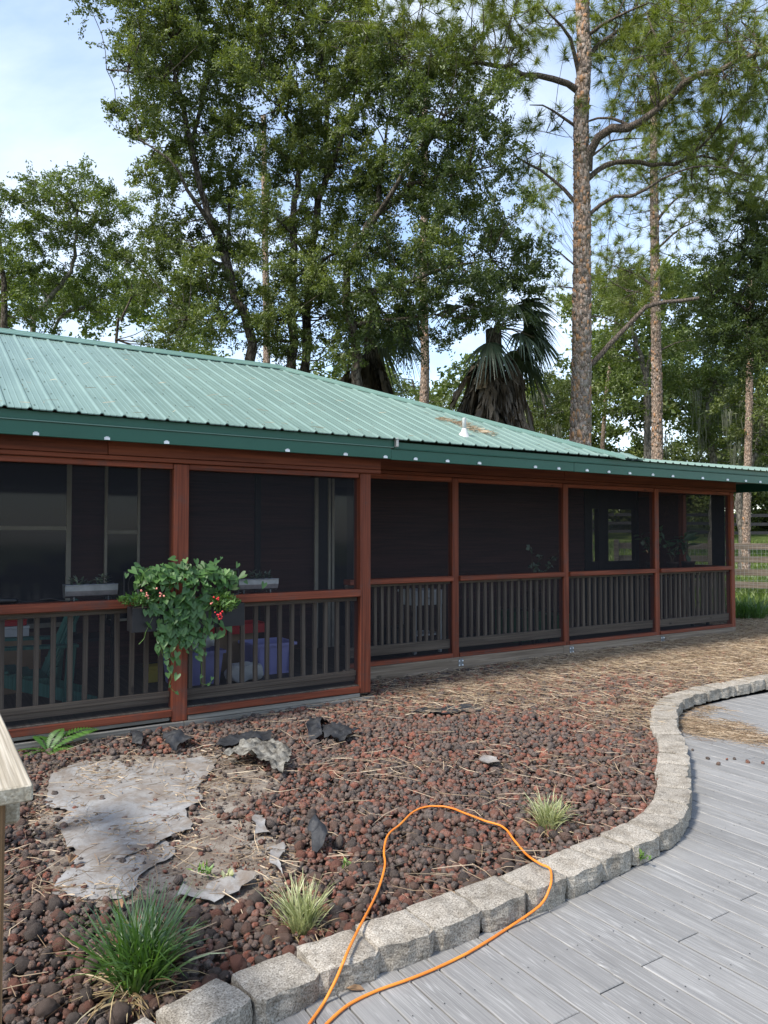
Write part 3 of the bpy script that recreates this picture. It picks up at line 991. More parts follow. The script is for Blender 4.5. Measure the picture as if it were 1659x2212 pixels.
# straw swept across the walkway
wx, wy = [], []
for (xa, ya, xb2, yb2, n, sp) in ((1470, 1575, 1560, 1585, 420, .10), (1560, 1585, 1659, 1600, 620, .09), (1475, 1545, 1500, 1570, 300, .07), (1545, 1562, 1610, 1572, 160, .04), (1480, 1560, 1540, 1580, 260, .09), (1500, 1545, 1545, 1528, 130, .05)):
    A, B = on_ground(xa, ya, DECK_Z), on_ground(xb2, yb2, DECK_Z)
    t = rng.random(n)
    wx.append(A[0] + (B[0] - A[0]) * t + rng.normal(0, sp, n)); wy.append(A[1] + (B[1] - A[1]) * t + rng.normal(0, sp, n))
wx, wy = np.concatenate(wx), np.concatenate(wy)
keep = wy < edge_y(wx) - .02
tag(straw_mesh('swept_straw', wx[keep], wy[keep], lambda x, y: 0 * x + DECK_Z + .002, w=.0036, lift=.018, flat=.03), 'loose band of pine straw swept across the far walkway boards', 'pine straw', kind='stuff')
# crisp fallen leaves
leafm = []
for k in range(3):
    mb = MB()
    pts = [(-.035, 0, 0), (-.01, .016, .006), (.02, .013, .010), (.04, 0, .004), (.02, -.013, .010), (-.01, -.016, .008)]
    mb.add([(x, y * (1 + .2 * k), z * (1 + k)) for x, y, z in pts], [(0, 1, 2, 3), (0, 3, 4, 5)])
    me = bpy.data.meshes.new('fallen_leaf'); me.from_pydata(mb.v, [], mb.f); leafm.append(me)
    me.materials.append(plain('dry_leaf_%d' % k, (.10, .055, .035), (.32, .20, .10), 30, .8))
for (x, y, lab, k) in ((155, 1863, 'dry orange leaf on the edge of the torn plastic sheet', 2), (257, 1957, 'pale dry leaf behind the dark green grass clump', 1), (765, 2140, 'curled brown leaf on the walkway beside the orange cord', 0),
                       (820, 2090, 'brown leaf caught against the edging block by the cord', 0), (640, 1775, 'tan curled leaf right of the bare soil', 1)):
    z = DECK_Z if y > 2080 else -.02
    p = on_ground(x, y, z)
    tag(place('fallen_leaf', leafm[k], None, (p[0], p[1], z + .006), (.2, .15, random.uniform(0, 6))), lab, 'leaf')

# ------------------------------------------------------------------ the porch house
house = empty('porch_house', (5.0, 8.0, 0.0), 'red stained house with long screened porch and green ribbed metal roof', 'house')
YL, YR = 6.40, 7.05            # post lines of the near (left) and the set-back (right) stretch
FLOOR_Z = .13
XEND = 10.92
BACK = 8.8

box('porch_floor', (-3.6, YL - .04, FLOOR_Z - .1), (3.80, BACK, FLOOR_Z), MAT['floor_wood'], house)
box('porch_floor', (3.803, YR - .02, FLOOR_Z - .1), (XEND, BACK, FLOOR_Z), MAT['floor_wood'], house)
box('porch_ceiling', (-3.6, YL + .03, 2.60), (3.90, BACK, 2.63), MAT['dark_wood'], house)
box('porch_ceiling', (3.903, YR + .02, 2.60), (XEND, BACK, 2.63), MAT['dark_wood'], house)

post_left = [-1.78, .07, 1.915, 3.762]
post_right = [5.403, 7.235, 9.08, XEND]
for i, x in enumerate(post_left):
    w = .066 if i < 3 else .060
    box('post', (x - w, YL - .07, .015 if i < 3 else .05), (x + w, YL + .06, 2.215), MAT['red_z'], house, .005)
for i, x in enumerate(post_right):
    w = .047
    box('post', (x - w, YR - .05, .14), (x + w, YR + .045, 2.285), MAT['red_z'], house, .005)

# header beams: upper board, lower board, thin trim between the posts
for (xa, xb_) in ((-3.6, 1.30), (1.303, 3.93)):
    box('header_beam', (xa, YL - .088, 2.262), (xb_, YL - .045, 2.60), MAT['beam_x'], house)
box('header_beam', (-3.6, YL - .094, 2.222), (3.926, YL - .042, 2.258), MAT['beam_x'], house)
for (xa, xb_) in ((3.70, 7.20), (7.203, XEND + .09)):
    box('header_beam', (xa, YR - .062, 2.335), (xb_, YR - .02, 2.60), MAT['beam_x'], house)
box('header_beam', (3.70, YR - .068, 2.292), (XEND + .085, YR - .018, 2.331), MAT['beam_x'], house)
for xa, xb_ in zip(post_left[:-1], post_left[1:]):
    box('head_trim', (xa + .068, YL - .055, 2.172), (xb_ - .068, YL - .005, 2.220), MAT['red_x'], house)
ends = [3.90] + post_right
for xa, xb_ in zip(ends[:-1], ends[1:]):
    box('head_trim', (xa + .049, YR - .043, 2.236), (xb_ - .049, YR - .005, 2.290), MAT['red_x'], house)

# screens (fine mesh) and balustrades, bay by bay
def quad_mesh(name, pts, mat, nx=10, nz=8, sag=.006):
    """a slightly slack sheet spanning four corners a, b, c, d"""
    a_, b_, c_, d_ = [np.array(p, float) for p in pts]
    V = []
    nrm = np.cross(b_ - a_, d_ - a_); nrm /= np.linalg.norm(nrm)
    ph = random.uniform(0, 6)
    for i in range(nx + 1):
        for k in range(nz + 1):
            s, t = i / nx, k / nz
            p = (a_ * (1 - s) + b_ * s) * (1 - t) + (d_ * (1 - s) + c_ * s) * t
            V.append(p + nrm * sag * math.sin(math.pi * s) * math.sin(math.pi * t) * (1 + .7 * math.sin(5 * s + ph) * math.sin(4 * t + ph)))
    i = (np.arange(nx)[:, None] * (nz + 1) + np.arange(nz)[None, :]).ravel()
    F = np.stack([i, i + nz + 1, i + nz + 2, i + 1], -1)
    V = np.array(V); c = V.mean(0)
    return np_mesh(name, V - c, F, mat, smooth=True), c


def screen(pts, parent=house, sag=.008):
    me, c = quad_mesh('screen', pts, MAT['screen'], sag=sag)
    return place('screen', me, parent, c)


bal_m = {}


def baluster(x, y, z0, z1, axis='x'):
    L = round(z1 - z0, 3)
    if L not in bal_m: bal_m[L] = box_mesh(.038, .036, L, MAT['grey_z'], .003)
    place('baluster', bal_m[L], house, (x, y, (z0 + z1) / 2), (random.uniform(-.006, .006), random.uniform(-.008, .008), random.choice((0, math.pi))))


for xa, xb_ in zip(post_left[:-1], post_left[1:]):
    a_, b_ = xa + .066, xb_ - .066
    box('handrail', (a_ + .002, YL - .095, 1.000), (b_ - .002, YL + .085, 1.070), MAT['red_x'], house, .006)
    box('rail_strip', (a_ + .002, YL - .02, .955), (b_ - .002, YL + .055, .998), MAT['grey_x'], house)
    box('bottom_rail', (a_ + .002, YL + .012, .165), (b_ - .002, YL + .050, .262), MAT['grey_x'], house)
    box('bottom_rail', (a_ + .002, YL + .000, .215), (b_ - .002, YL + .010, .266), MAT['grey_x'], house)
    box('sill', (a_ + .002, YL - .075, .060), (b_ - .002, YL + .04, .118), MAT['red_x'], house)
    screen([(a_, YL - .008, 1.07), (b_, YL - .008, 1.07), (b_, YL - .008, 2.19), (a_, YL - .008, 2.19)])
    screen([(a_, YL - .030, .115), (b_, YL - .030, .115), (b_, YL - .030, 1.0), (a_, YL - .030, 1.0)])
    n = 14
    for k in range(n):
        baluster(a_ + (k + .5) * (b_ - a_) / n + random.uniform(-.004, .004), YL + .070, .19, .99)
for xa, xb_ in zip(ends[:-1], ends[1:]):
    a_, b_ = xa + .047, xb_ - .047
    box('handrail', (a_ + .002, YR - .080, 1.062), (b_ - .002, YR + .075, 1.122), MAT['red_x'], house, .006)
    box('rail_strip', (a_ + .002, YR - .012, 1.030), (b_ - .002, YR + .05, 1.060), MAT['grey_x'], house)
    box('bottom_rail', (a_ + .002, YR + .002, .265), (b_ - .002, YR + .040, .375), MAT['grey_x'], house)
    box('sill', (a_ + .002, YR - .058, .165), (b_ - .002, YR + .03, .212), MAT['red_x'], house)
    screen([(a_, YR - .006, 1.122), (b_, YR - .006, 1.122), (b_, YR - .006, 2.24), (a_, YR - .006, 2.24)])
    screen([(a_, YR - .024, .205), (b_, YR - .024, .205), (b_, YR - .024, 1.063), (a_, YR - .024, 1.063)])
    n = 16
    for k in range(n):
        baluster(a_ + (k + .5) * (b_ - a_) / n + random.uniform(-.006, .006), YR + .060, .29, 1.05)
# skirt boards under the sills
box('skirt_board', (-3.6, YL - .062, .028), (1.83, YL - .02, .058), MAT['skirt_x'], house)
for (xa, xb_) in ((-3.6, 1.95), (1.953, 3.86)):
    box('skirt_board', (xa, YL - .085, -.20), (xb_, YL - .045, .012), MAT['skirt_x'], house)
box('skirt_board', (1.99, YL - .070, .014), (3.70, YL - .03, .052), MAT['skirt_x'], house)
for (xa, xb_) in ((3.87, 7.16), (7.163, 9.3), (9.303, XEND + .02)):
    box('skirt_board', (xa, YR - .066, -.06), (xb_, YR - .03, .162), MAT['grey_x'], house)
for x in (5.46, 7.30, 9.15):
    pl = box('base_plate', (x - .035, YR - .072, .06), (x + .035, YR - .0665, .145), MAT['galvanised'], house, .001)
    for dx in (-.025, .025):
        for dz in (-.03, .02):
            mb = MB().lathe([(.009, 0), (.009, .006), (.005, .01)], (0, 0, 0), 8)
            mb.v = [(x + dx + p[0], YR - .072 - p[2], .10 + dz + p[1]) for p in mb.v]
            mb.build('bolt', MAT['white'], pl)
# right-hand end of the porch
box('post', (XEND - .047, 7.86, .14), (XEND + .047, 7.955, 2.285), MAT['red_z'], house)
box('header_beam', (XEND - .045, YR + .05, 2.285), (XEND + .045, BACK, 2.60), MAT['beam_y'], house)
box('handrail', (XEND - .075, YR + .08, 1.06), (XEND + .075, 7.855, 1.12), MAT['red_y'], house)
box('bottom_rail', (XEND - .02, YR + .05, .265), (XEND + .02, 7.855, .375), MAT['grey_y'], house)
screen([(XEND + .02, YR + .05, 1.12), (XEND + .02, 7.86, 1.12), (XEND + .02, 7.86, 2.28), (XEND + .02, YR + .05, 2.28)], sag=.02)
screen([(XEND + .02, YR + .05, .2), (XEND + .02, 7.86, .2), (XEND + .02, 7.86, 1.06), (XEND + .02, YR + .05, 1.06)])
for k in range(7):
    place('baluster', box_mesh(.036, .038, .76, MAT['grey_z'], .003), house, (XEND - .03, YR + .13 + k * .11, .67))
box('skirt_board', (XEND - .018, YR - .02, -.06), (XEND + .02, 7.95, .162), MAT['grey_y'], house)
box('end_wall', (XEND - .05, 7.958, .0), (XEND + .05, BACK, 2.283), MAT['siding'], house)
box('rolled_blind', (XEND - .03, YR + .075, 1.125), (XEND - .012, YR + .30, 2.27), MAT['black'], house, .003)

# back wall of the porch: lap siding, each board its own piece, windows set proud of it
z = FLOOR_Z
openings = [(9.52, 99)]
row = 0
while z < 2.58:
    z1 = min(z + .132, 2.6)
    segs = [(-3.6, 3.585), (3.665, 9.50)]
    for xa, xb_ in segs:
        bd = MB()
        bd.add([(xa, BACK - .030, z), (xb_, BACK - .030, z), (xb_, BACK + .03, z), (xa, BACK + .03, z), (xa, BACK - .012, z1 + .004), (xb_, BACK - .012, z1 + .004), (xb_, BACK + .03, z1 + .004), (xa, BACK + .03, z1 + .004)],
               [(3, 2, 1, 0), (4, 5, 6, 7), (0, 1, 5, 4), (1, 2, 6, 5), (2, 3, 7, 6), (3, 0, 4, 7)])
        bd.build('siding_board', MAT['siding'], house)
    z += .132; row += 1
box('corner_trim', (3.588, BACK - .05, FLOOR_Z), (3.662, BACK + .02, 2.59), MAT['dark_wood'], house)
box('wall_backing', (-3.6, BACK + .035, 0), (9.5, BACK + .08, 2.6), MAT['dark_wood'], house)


def window(x0, x1, z0, z1, rail_z, fw=.05):
    fr = box('window', (x0, BACK - .075, z0), (x1, BACK - .034, z1), MAT['glass'], house, 0)
    y0, y1 = BACK - .092, BACK - .050
    for lo, hi in (((x0 - fw, y0, z0 - fw), (x0, y1, z1 + fw)), ((x1, y0, z0 - fw), (x1 + fw, y1, z1 + fw)), ((x0 + .001, y0, z1), (x1 - .001, y1, z1 + fw)), ((x0 + .001, y0, z0 - fw), (x1 - .001, y1, z0)),
                   ((x0 + .001, y0 + .004, rail_z - .022), (x1 - .001, y1, rail_z + .022))):
        box('window_frame', lo, hi, MAT['window_trim'], fr, .003)


window(.10, 1.37, .66, 2.45, 1.68)
window(1.80, 2.13, .66, 2.45, 1.64, .028)
# glazed door towards the corner
dr = box('glazed_door', (4.42, BACK - .07, FLOOR_Z), (5.02, BACK - .034, 2.35), MAT['dark_wood'], house)
for xa, xb_ in ((4.40, 4.45), (4.60, 4.635), (4.655, 4.69), (4.99, 5.03)):
    box('door_frame', (xa, BACK - .10, FLOOR_Z), (xb_, BACK - .071, 2.36), MAT['window_trim'], dr, .003)
box('pane', (4.692, BACK - .088, .4), (4.988, BACK - .074, 2.25), MAT['glass'], dr, 0)
# openings in the back wall that look out to the far side
xs_open = [9.50, 9.674, 9.834, 10.076, 10.782, XEND - .055]
for xa, xb_ in ((9.503, 9.674), (9.834, 10.076), (10.782, XEND - .053)):
    box('wall_post', (xa, BACK - .04, FLOOR_Z), (xb_, BACK + .06, 2.59), MAT['dark_wood'], house)
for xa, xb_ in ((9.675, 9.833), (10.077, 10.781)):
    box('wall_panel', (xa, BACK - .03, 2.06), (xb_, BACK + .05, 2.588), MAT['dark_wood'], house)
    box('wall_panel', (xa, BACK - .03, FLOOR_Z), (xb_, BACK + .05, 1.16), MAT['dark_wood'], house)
    me, c = quad_mesh('screen', [(xa, BACK + .055, 1.16), (xb_, BACK + .055, 1.16), (xb_, BACK + .055, 2.06), (xa, BACK + .055, 2.06)], MAT['screen'])
    place('screen', me, house, c)
# house behind: far wall and side wall carry the rear of the roof
box('rear_wall', (-3.6, 12.1, -.1), (8.9, 12.25, 2.5), MAT['siding'], house)
box('side_wall', (8.9, 8.9, -.1), (9.05, 12.25, 2.5), MAT['siding'], house)

# ------------------------------------------------------------------ roof
EY, EZ, PI_ = 6.05, 2.545, .42
RY, RX = 9.2, 4.1
RZ = EZ + PI_ * (RY - EY)
HX = RX + (RY - EY)
roof_root = empty('roof', (2.0, 8.0, EZ)); roof_root.parent = house; roof_root.location = Vector((2.0, 8.0, EZ)) - house.location
RIB = .170


def rib_profile(n):
    """x offsets and heights across n rib spacings"""
    prof = []
    for k in range(n):
        b = k * RIB
        prof += [(b + .000, 0), (b + .013, .0135), (b + .027, .0135), (b + .040, 0), (b + .075, 0), (b + .082, .003), (b + .089, 0), (b + .122, 0), (b + .129, .003), (b + .136, 0)]
    prof.append((n * RIB, 0))
    return prof


def roof_top_y(x):
    return RY if x <= RX else max(EY + .02, RY - (x - RX))


screw_pts = []
x = -4.6
while x < HX - .05:
    n = 4
    prof = rib_profile(n)
    V, F = [], []
    lo_off = 0.0 if x < 3.95 else 0.0
    for dx, h in prof:
        xx = x + dx
        yt = roof_top_y(xx)
        for t in (0, 1):
            yy = EY + (yt - EY) * t
            V.append((xx, yy, EZ + PI_ * (yy - EY) + h + .002))
    for i in range(len(prof) - 1):
        F.append((2 * i, 2 * i + 2, 2 * i + 3, 2 * i + 1))
    # underside / thickness at the eave
    nb = len(V)
    for dx, h in prof:
        xx = x + dx
        V.append((xx, EY + .002, EZ + h - .006))
        V.append((xx, EY + .25, EZ + h - .006 + PI_ * .25))
    for i in range(len(prof) - 1):
        F.append((nb + 2 * i, nb + 2 * i + 1, nb + 2 * i + 3, nb + 2 * i + 2))
        F.append((2 * i, nb + 2 * i, nb + 2 * i + 2, 2 * i + 2))
    mb = MB().add(V, F)
    mb.build('roof_panel', MAT['roof'], roof_root)
    for k in range(n):
        for s_ in np.arange(.10, 3.2, .40):
            xx, yy = x + k * RIB + .058, EY + s_
            if yy < roof_top_y(xx) - .12: screw_pts.append((xx, yy, EZ + PI_ * (yy - EY) + .002))
    x += n * RIB
mb = MB()
for p in screw_pts:
    vs = []
    for k in range(6):
        a_ = k * math.pi / 3
        vs.append((p[0] + .0085 * math.cos(a_), p[1] + .0085 * math.sin(a_), p[2] + .0005 + PI_ * .0085 * math.sin(a_)))
    vs += [(p[0] + (q[0] - p[0]) * .6, p[1] + (q[1] - p[1]) * .6, q[2] + .007) for q in vs]
    mb.add(vs, [(6, 7, 8, 9, 10, 11)] + [(k, (k + 1) % 6, 6 + (k + 1) % 6, 6 + k) for k in range(6)])
mb.build('roof_screws', MAT['screw'], roof_root)['kind'] = 'stuff'
# rear slope, end slope
mb = MB().add([(-4.6, RY, RZ), (RX, RY, RZ), (HX, 2 * RY - EY, EZ), (-4.6, 2 * RY - EY, EZ)], [(0, 1, 2, 3)])
mb.build('rear_slope', MAT['roof'], roof_root)
mb = MB().add([(RX, RY, RZ - .004), (HX, EY, EZ - .004), (HX, 2 * RY - EY, EZ - .004)], [(0, 1, 2)])
mb.build('end_slope', MAT['roof'], roof_root)
# flatter roof over the far end of the porch
q_ = .20
far_edge = [(7.40, 6.33), (8.25, 6.44), (9.72, 6.62), (10.56, 6.72), (12.4, 6.95)]
prof = []
xx = HX - .14
V, F = [], []
cols = []
while xx < 12.2:
    for dx, h in ((0, 0), (.013, .017), (.027, .017), (.040, 0), (.105, 0)):
        cols.append((xx + dx, h))
    xx += .150
for (xx, h) in cols:
    yt = float(np.interp(xx, [p[0] for p in far_edge], [p[1] for p in far_edge])) + .05
    for yy in (EY + .0, yt):
        V.append((xx, yy, EZ - .022 + q_ * (yy - EY) + h))
for i in range(len(cols) - 1): F.append((2 * i, 2 * i + 2, 2 * i + 3, 2 * i + 1))
MB().add(V, F).build('low_roof_panel', MAT['roof'], roof_root)
fz = [EZ - .022 + q_ * (p[1] + .05 - EY) for p in far_edge]
MB().add([(p[0], p[1] + .05, z_ - .003) for p, z_ in zip(far_edge, fz)] + [(12.4, 9.6, fz[4] - .02), (7.0, 12.3, fz[0] - .02)],
         [(0, 1, 2, 3, 4, 5, 6)]).build('low_roof_rear', MAT['roof'], roof_root)


def cap_strip(name, a_, b_, w, drop, lift, left_n):
    """folded metal cap along a line; left_n = horizontal direction of its front wing"""
    a_, b_, left_n = Vector(a_), Vector(b_), Vector(left_n)
    mb = MB()
    prof = [(w, -drop - .012), (w, -drop), (w * .62, -drop * .60), (w * .58, -drop * .60 + .010), (w * .30, -drop * .30 + .010), (w * .26, -drop * .26), (0.02, .014), (-.02, .014), (-w, -drop)]
    vs = []
    for p in (a_, b_):
        for s_, dz in prof: vs.append(p + left_n * s_ + Vector((0, 0, dz + lift)))
    m = len(prof)
    mb.add(vs, [(i, i + 1, m + i + 1, m + i) for i in range(m - 1)])
    return mb.build(name, MAT['roof_trim'], roof_root)


cap_strip('ridge_cap', (-4.6, RY, RZ), (RX + .04, RY, RZ), .155, .155 * PI_, .028, (0, -1, 0))
d_ = Vector((1, -1, -PI_))
n_ = Vector((-1, -1, 0)).normalized()
hip0, hip1 = Vector((RX, RY, RZ)), Vector((HX, EY, EZ))
for k in range(2):
    p0 = hip0 + (hip1 - hip0) * (k * .5 + .0); p1 = hip0 + (hip1 - hip0) * min(1.0, k * .5 + .505)
    cap_strip('hip_cap', p0 + Vector((0, 0, -.004 * k)), p1 + Vector((0, 0, -.004 * k)), .15, .045, .022, n_)

# fascia: drip edge above, lip, deep band below; the far stretch starts a little lower
fa = box('fascia', (-4.6, 6.105, 2.352), (3.92, 6.135, 2.462), MAT['fascia'], house, .003)
box('drip_edge', (-4.6, 6.098, 2.474), (3.95, 6.125, 2.540), MAT['fascia'], fa, .002)
box('fascia_lip', (-4.6, 6.090, 2.462), (3.945, 6.13, 2.473), MAT['roof_trim'], fa, .002)
fb = box('fascia', (3.923, 6.108, 2.346), (6.45, 6.135, 2.452), MAT['fascia'], house, .003)
fc = box('fascia', (6.453, 6.105, 2.344), (12.2, 6.135, 2.450), MAT['fascia'], house, .003)
box('drip_edge', (3.953, 6.104, 2.462), (12.2, 6.125, 2.522), MAT['fascia'], fc, .002)
box('fascia_lip', (3.953, 6.094, 2.452), (12.2, 6.13, 2.461), MAT['fascia'], fc, .002)
box('end_cap', (3.950, 6.052, 2.470), (3.975, 6.100, 2.556), MAT['grey_metal'], fa, .003)
for sx_ in (116, 348, 542, 936, 1125, 1255, 1353, 1457, 1561, 1743, 1819, 1911, 1982, 2050, 2125, 2190, 2287, 2368, 2427, 2474):
    d = ray(sx_ / 1.507, 1000); px_ = d[0] / d[1] * 6.10
    m = MB().box((px_ - .022, 6.094, 2.356), (px_ + .020, 6.1045, 2.376)).box((px_ - .012, 6.092, 2.3765), (px_ + .010, 6.1045, 2.382))
    m.build('light_clip', MAT['white'], fa if px_ < 3.9 else (fb if px_ < 6.4 else fc))
# soffits
box('soffit', (-4.6, 6.137, 2.50), (3.93, YL - .09, 2.515), MAT['beam_x'], house, .002)
box('soffit', (3.933, 6.137, 2.50), (12.2, YR - .07, 2.515), MAT['skirt_x'], house, .002)
box('soffit', (XEND + .10, YR - .066, 2.50), (12.2, 9.4, 2.515), MAT['skirt_x'], house, .002)
box('side_fascia', (12.17, 6.14, 2.35), (12.2, 9.4, 2.52), MAT['fascia'], house, .002)

# vent pipe and drift of straw on the roof
vp = Vector((5.08, 6.42, EZ + PI_ * (6.42 - EY)))
vent = empty('vent_pipe', vp, 'white plastic vent pipe with scalloped boot standing on the green roof', 'vent pipe')
mb = MB()
prof = [(.062, -.012), (.064, .000), (.052, .014), (.036, .045), (.026, .080), (.024, .085)]
n = len(mb.v)
sides = 24
for r_, z_ in prof:
    for k in range(sides):
        a_ = 2 * math.pi * k / sides
        rr_ = r_ * (1 + (.07 * math.cos(6 * a_) if z_ < .01 else 0))
        mb.v.append((vp.x + rr_ * math.cos(a_), vp.y + rr_ * math.sin(a_), vp.z + z_ + PI_ * rr_ * math.sin(a_) * (1 if z_ < .03 else .3)))
for i in range(len(prof) - 1):
    for k in range(sides):
        mb.f.append((i * sides + k, i * sides + (k + 1) % sides, (i + 1) * sides + (k + 1) % sides, (i + 1) * sides + k))
mb.build('boot', MAT['pvc'], vent, True)
MB().lathe([(.022, .04), (.022, .195), (.0225, .197), (.018, .197), (.018, .15)], vp, 18).build('pipe', MAT['pvc'], vent, True)
rs = spline([(5.22, 7.06), (5.38, 7.02), (5.43, 6.88), (5.42, 6.72), (5.46, 6.62), (5.56, 6.54)], 60)
nx_ = rng.uniform(-.3, 6.6, 150); ny_ = EY + .1 + rng.random(150) ** 1.4 * 2.6
okn = ny_ < np.minimum(RY - .2, RY - (nx_ - RX) - .2)
tag(straw_mesh('roof_needles', nx_[okn], ny_[okn], lambda x, y: EZ + PI_ * (y - EY) + .004, L=(.06, .16), w=.0045, lift=.012, flat=.02, tint_lo=.05), 'scattered brown pine needles lying over the green roof', 'pine needles', kind='stuff')
ii = rng.integers(0, 60, 260)
sxr = rs[ii, 0] + rng.normal(0, .022, 260); syr = rs[ii, 1] + rng.normal(0, .028, 260)
tag(straw_mesh('straw_drift', sxr, syr, lambda x, y: EZ + PI_ * (y - EY) + .004, L=(.08, .18), w=.006, lift=.03, flat=.05, tint_lo=.1), 'orange-tan drift of pine straw caught behind the roof vent', 'pine straw', kind='stuff')

# ------------------------------------------------------------------ trees
def limb_tubes(limbs, sides=8, wob=.03):
    """limbs: [(points (n,3), r0, r1)] -> verts, quads, list of sampled centre points"""
    parts, samples = [], []
    for pts, r0, r1 in limbs:
        n = max(5, int(np.sum(np.linalg.norm(np.diff(pts, axis=0), axis=1)) / .28))
        P = spline(pts, n)
        P[1:-1] += rng.normal(0, wob * min(1, r0 * 6), (n - 2, 3))
        t = np.linspace(0, 1, n)
        R = r0 * (1 - t) + r1 * t
        R = R * (1 + rng.normal(0, .05, n))
        parts.append(tube_np(P, R, sides if r0 > .05 else 5))
        samples.append(np.hstack([P, R[:, None]]))
    V, F = merge(parts)
    return V, F, np.vstack(samples)


def twigs(centres, samples, r0=.022, r1=.006):
    """thin curved branches from the nearest limb to every clump of leaves"""
    parts = []
    for c in centres:
        d = samples[:, :3] - c
        dist = np.linalg.norm(d, axis=1) + 1.2 * np.maximum(0, d[:, 2] - .1) + .15 * (samples[:, 3] > .12)
        j = int(np.argmin(dist))
        a = samples[j, :3]
        L = np.linalg.norm(c - a)
        if L < .15: continue
        m = (a + c) / 2 + rng.normal(0, .09 * L, 3) + np.array([0, 0, -.06 * L])
        P = spline([a, m, c], 5)
        parts.append(tube_np(P, np.linspace(min(r0 * (.6 + .25 * L), samples[j, 3] * .8), r1, 5), 4))
    return merge(parts) if parts else None


def blob_centres(blobs, spacing):
    """blobs: (x px, y px, rx px, ry px, depth, depth radius m) -> scattered clump centres, uneven inside"""
    out = []
    for (x, y, rx, ry, dp, rd) in blobs:
        c = at(x, y, dp)
        a, b = rx * dp / FPX, ry * dp / FPX
        n = int(4.19 * a * b * rd / spacing ** 3) + 1
        q = unit(rng.normal(size=(n, 3))) * (rng.random((n, 1)) ** .42)
        p = c + q[:, :1] * a * RT + q[:, 1:2] * b * np.array([0, 0, 1]) + q[:, 2:] * rd * FW
        out.append(p)
    P = np.vstack(out)
    keep = []
    for i in range(len(P)):
        if all(np.sum((P[i] - P[j]) ** 2) > (spacing * .62) ** 2 for j in keep): keep.append(i)
    return P[keep]


def clump_leaves(C, R, sprays, per, L, W, flat=.75, up=.35):
    """leafy sprays around every centre"""
    n = len(C)
    Rn = R * rng.uniform(.65, 1.25, n)
    D = unit(rng.normal(size=(n, sprays, 3)) * np.array([1, 1, flat]) + np.array([0, 0, .18]))
    ln = Rn[:, None] * rng.uniform(.5, 1.15, (n, sprays))
    t = (np.arange(per) + rng.random((n, sprays, per))) / per
    t = .25 + .75 * t
    droop = np.zeros((n, sprays, per, 3)); droop[..., 2] = -.22 * (t ** 2) * ln[..., None]
    P = C[:, None, None, :] + D[:, :, None, :] * (ln[..., None] * t)[..., None] + droop + rng.normal(0, .045, (n, sprays, per, 3)) * (L / .09)
    ax = unit(D[:, :, None, :] * .8 + rng.normal(0, .65, (n, sprays, per, 3)))
    nr = rng.normal(size=(n, sprays, per, 3)) + np.array([0, 0, up * 3])
    nr = unit(nr - ax * np.sum(nr * ax, -1, keepdims=True))
    tint = np.clip(.42 + rng.normal(0, .20, (n, 1, 1)) + rng.normal(0, .10, (n, sprays, 1)) + rng.normal(0, .12, (n, sprays, per)), 0, 1)
    m = n * sprays * per
    V, F = leaves(P.reshape(m, 3), ax.reshape(m, 3), nr.reshape(m, 3), L * rng.uniform(.5, 1.35, m), W * rng.uniform(.7, 1.25, m))
    return V, F, np.repeat(tint.ravel(), 4)


def to_ground(p):
    q = np.array(p, float); q[2] = land_z(q[0], q[1]) - .1
    return q


def leafy_tree(name, label, trunk, limbs, blobs, leaf='oak_leaf', bk='oak_bark', spacing=.95, R=.62, sprays=9, per=26, L=.074, W=.034, group=None, moss=0, roots=True, up=.35, base=None):
    """trunk: ([(x px, y px, depth)...], r0, r1), continued to the ground; limbs likewise"""
    conv = lambda pts: np.array([at(*p) for p in pts])
    tp = [conv(t[0]) for t in trunk]
    full = []
    for t, P in zip(trunk, tp):
        b = to_ground(base if base is not None else P[0])
        full.append((np.vstack([b, P]), t[1], t[2]))
    lim = [(conv(p), a, b) for p, a, b in limbs]
    root = empty(name, to_ground(tp[0][0]).tolist(), label, 'tree', group)
    TV, TF, samples = limb_tubes(full, 10)
    if lim:
        LV, LF, s2 = limb_tubes(lim, 7)
        samples = np.vstack([samples, s2])
    C = blob_centres(blobs, spacing)
    o = Vector(root.location)
    for one in full:
        TV, TF, _ = limb_tubes([one], 10)
        place('trunk', np_mesh('trunk', TV - np.array(o), TF, MAT[bk], smooth=True), root, o)
    tw = twigs(C, samples)
    for one in lim:
        LV, LF, _ = limb_tubes([one], 7)
        place('limb', np_mesh('limb', LV - np.array(o), LF, MAT[bk], smooth=True), root, o)
    if tw:
        place('twigs', np_mesh('twigs', tw[0] - np.array(o), tw[1], MAT[bk], smooth=True), root, o)['kind'] = 'stuff'
    V, F, T = clump_leaves(C, R, sprays, per, L, W, up=up)
    place('crown', np_mesh('crown', V - np.array(o), F, MAT[leaf], T), root, o)
    if moss:
        sel = C[rng.integers(0, len(C), moss)] + rng.normal(0, .5, (moss, 3))
        ns = 26
        n = moss * ns
        P0 = np.repeat(sel, ns, 0) + rng.normal(0, .13, (n, 3)) * np.array([1, 1, .5])
        ln = np.repeat(rng.uniform(.35, 1.3, moss), ns) * rng.uniform(.4, 1.1, n)
        k = 6
        t = np.linspace(0, 1, k)
        sway = np.cumsum(rng.normal(0, .016, (n, k, 2)), 1)
        P = np.concatenate([P0[:, None, :2] + sway, (P0[:, None, 2] - ln[:, None] * t[None])[..., None]], -1)
        Wd = np.full((n, k), .022) * (1 - .75 * t)[None] * rng.uniform(.5, 1.4, (n, 1))
        V, F = ribbons(P, Wd)
        mo = place('hanging_moss', np_mesh('hanging_moss', V - np.array(o), F, MAT['moss'], np.repeat(np.clip(rng.normal(.5, .2, n), 0, 1), k * 2)), root, o)
        mo['kind'] = 'stuff'
    return root


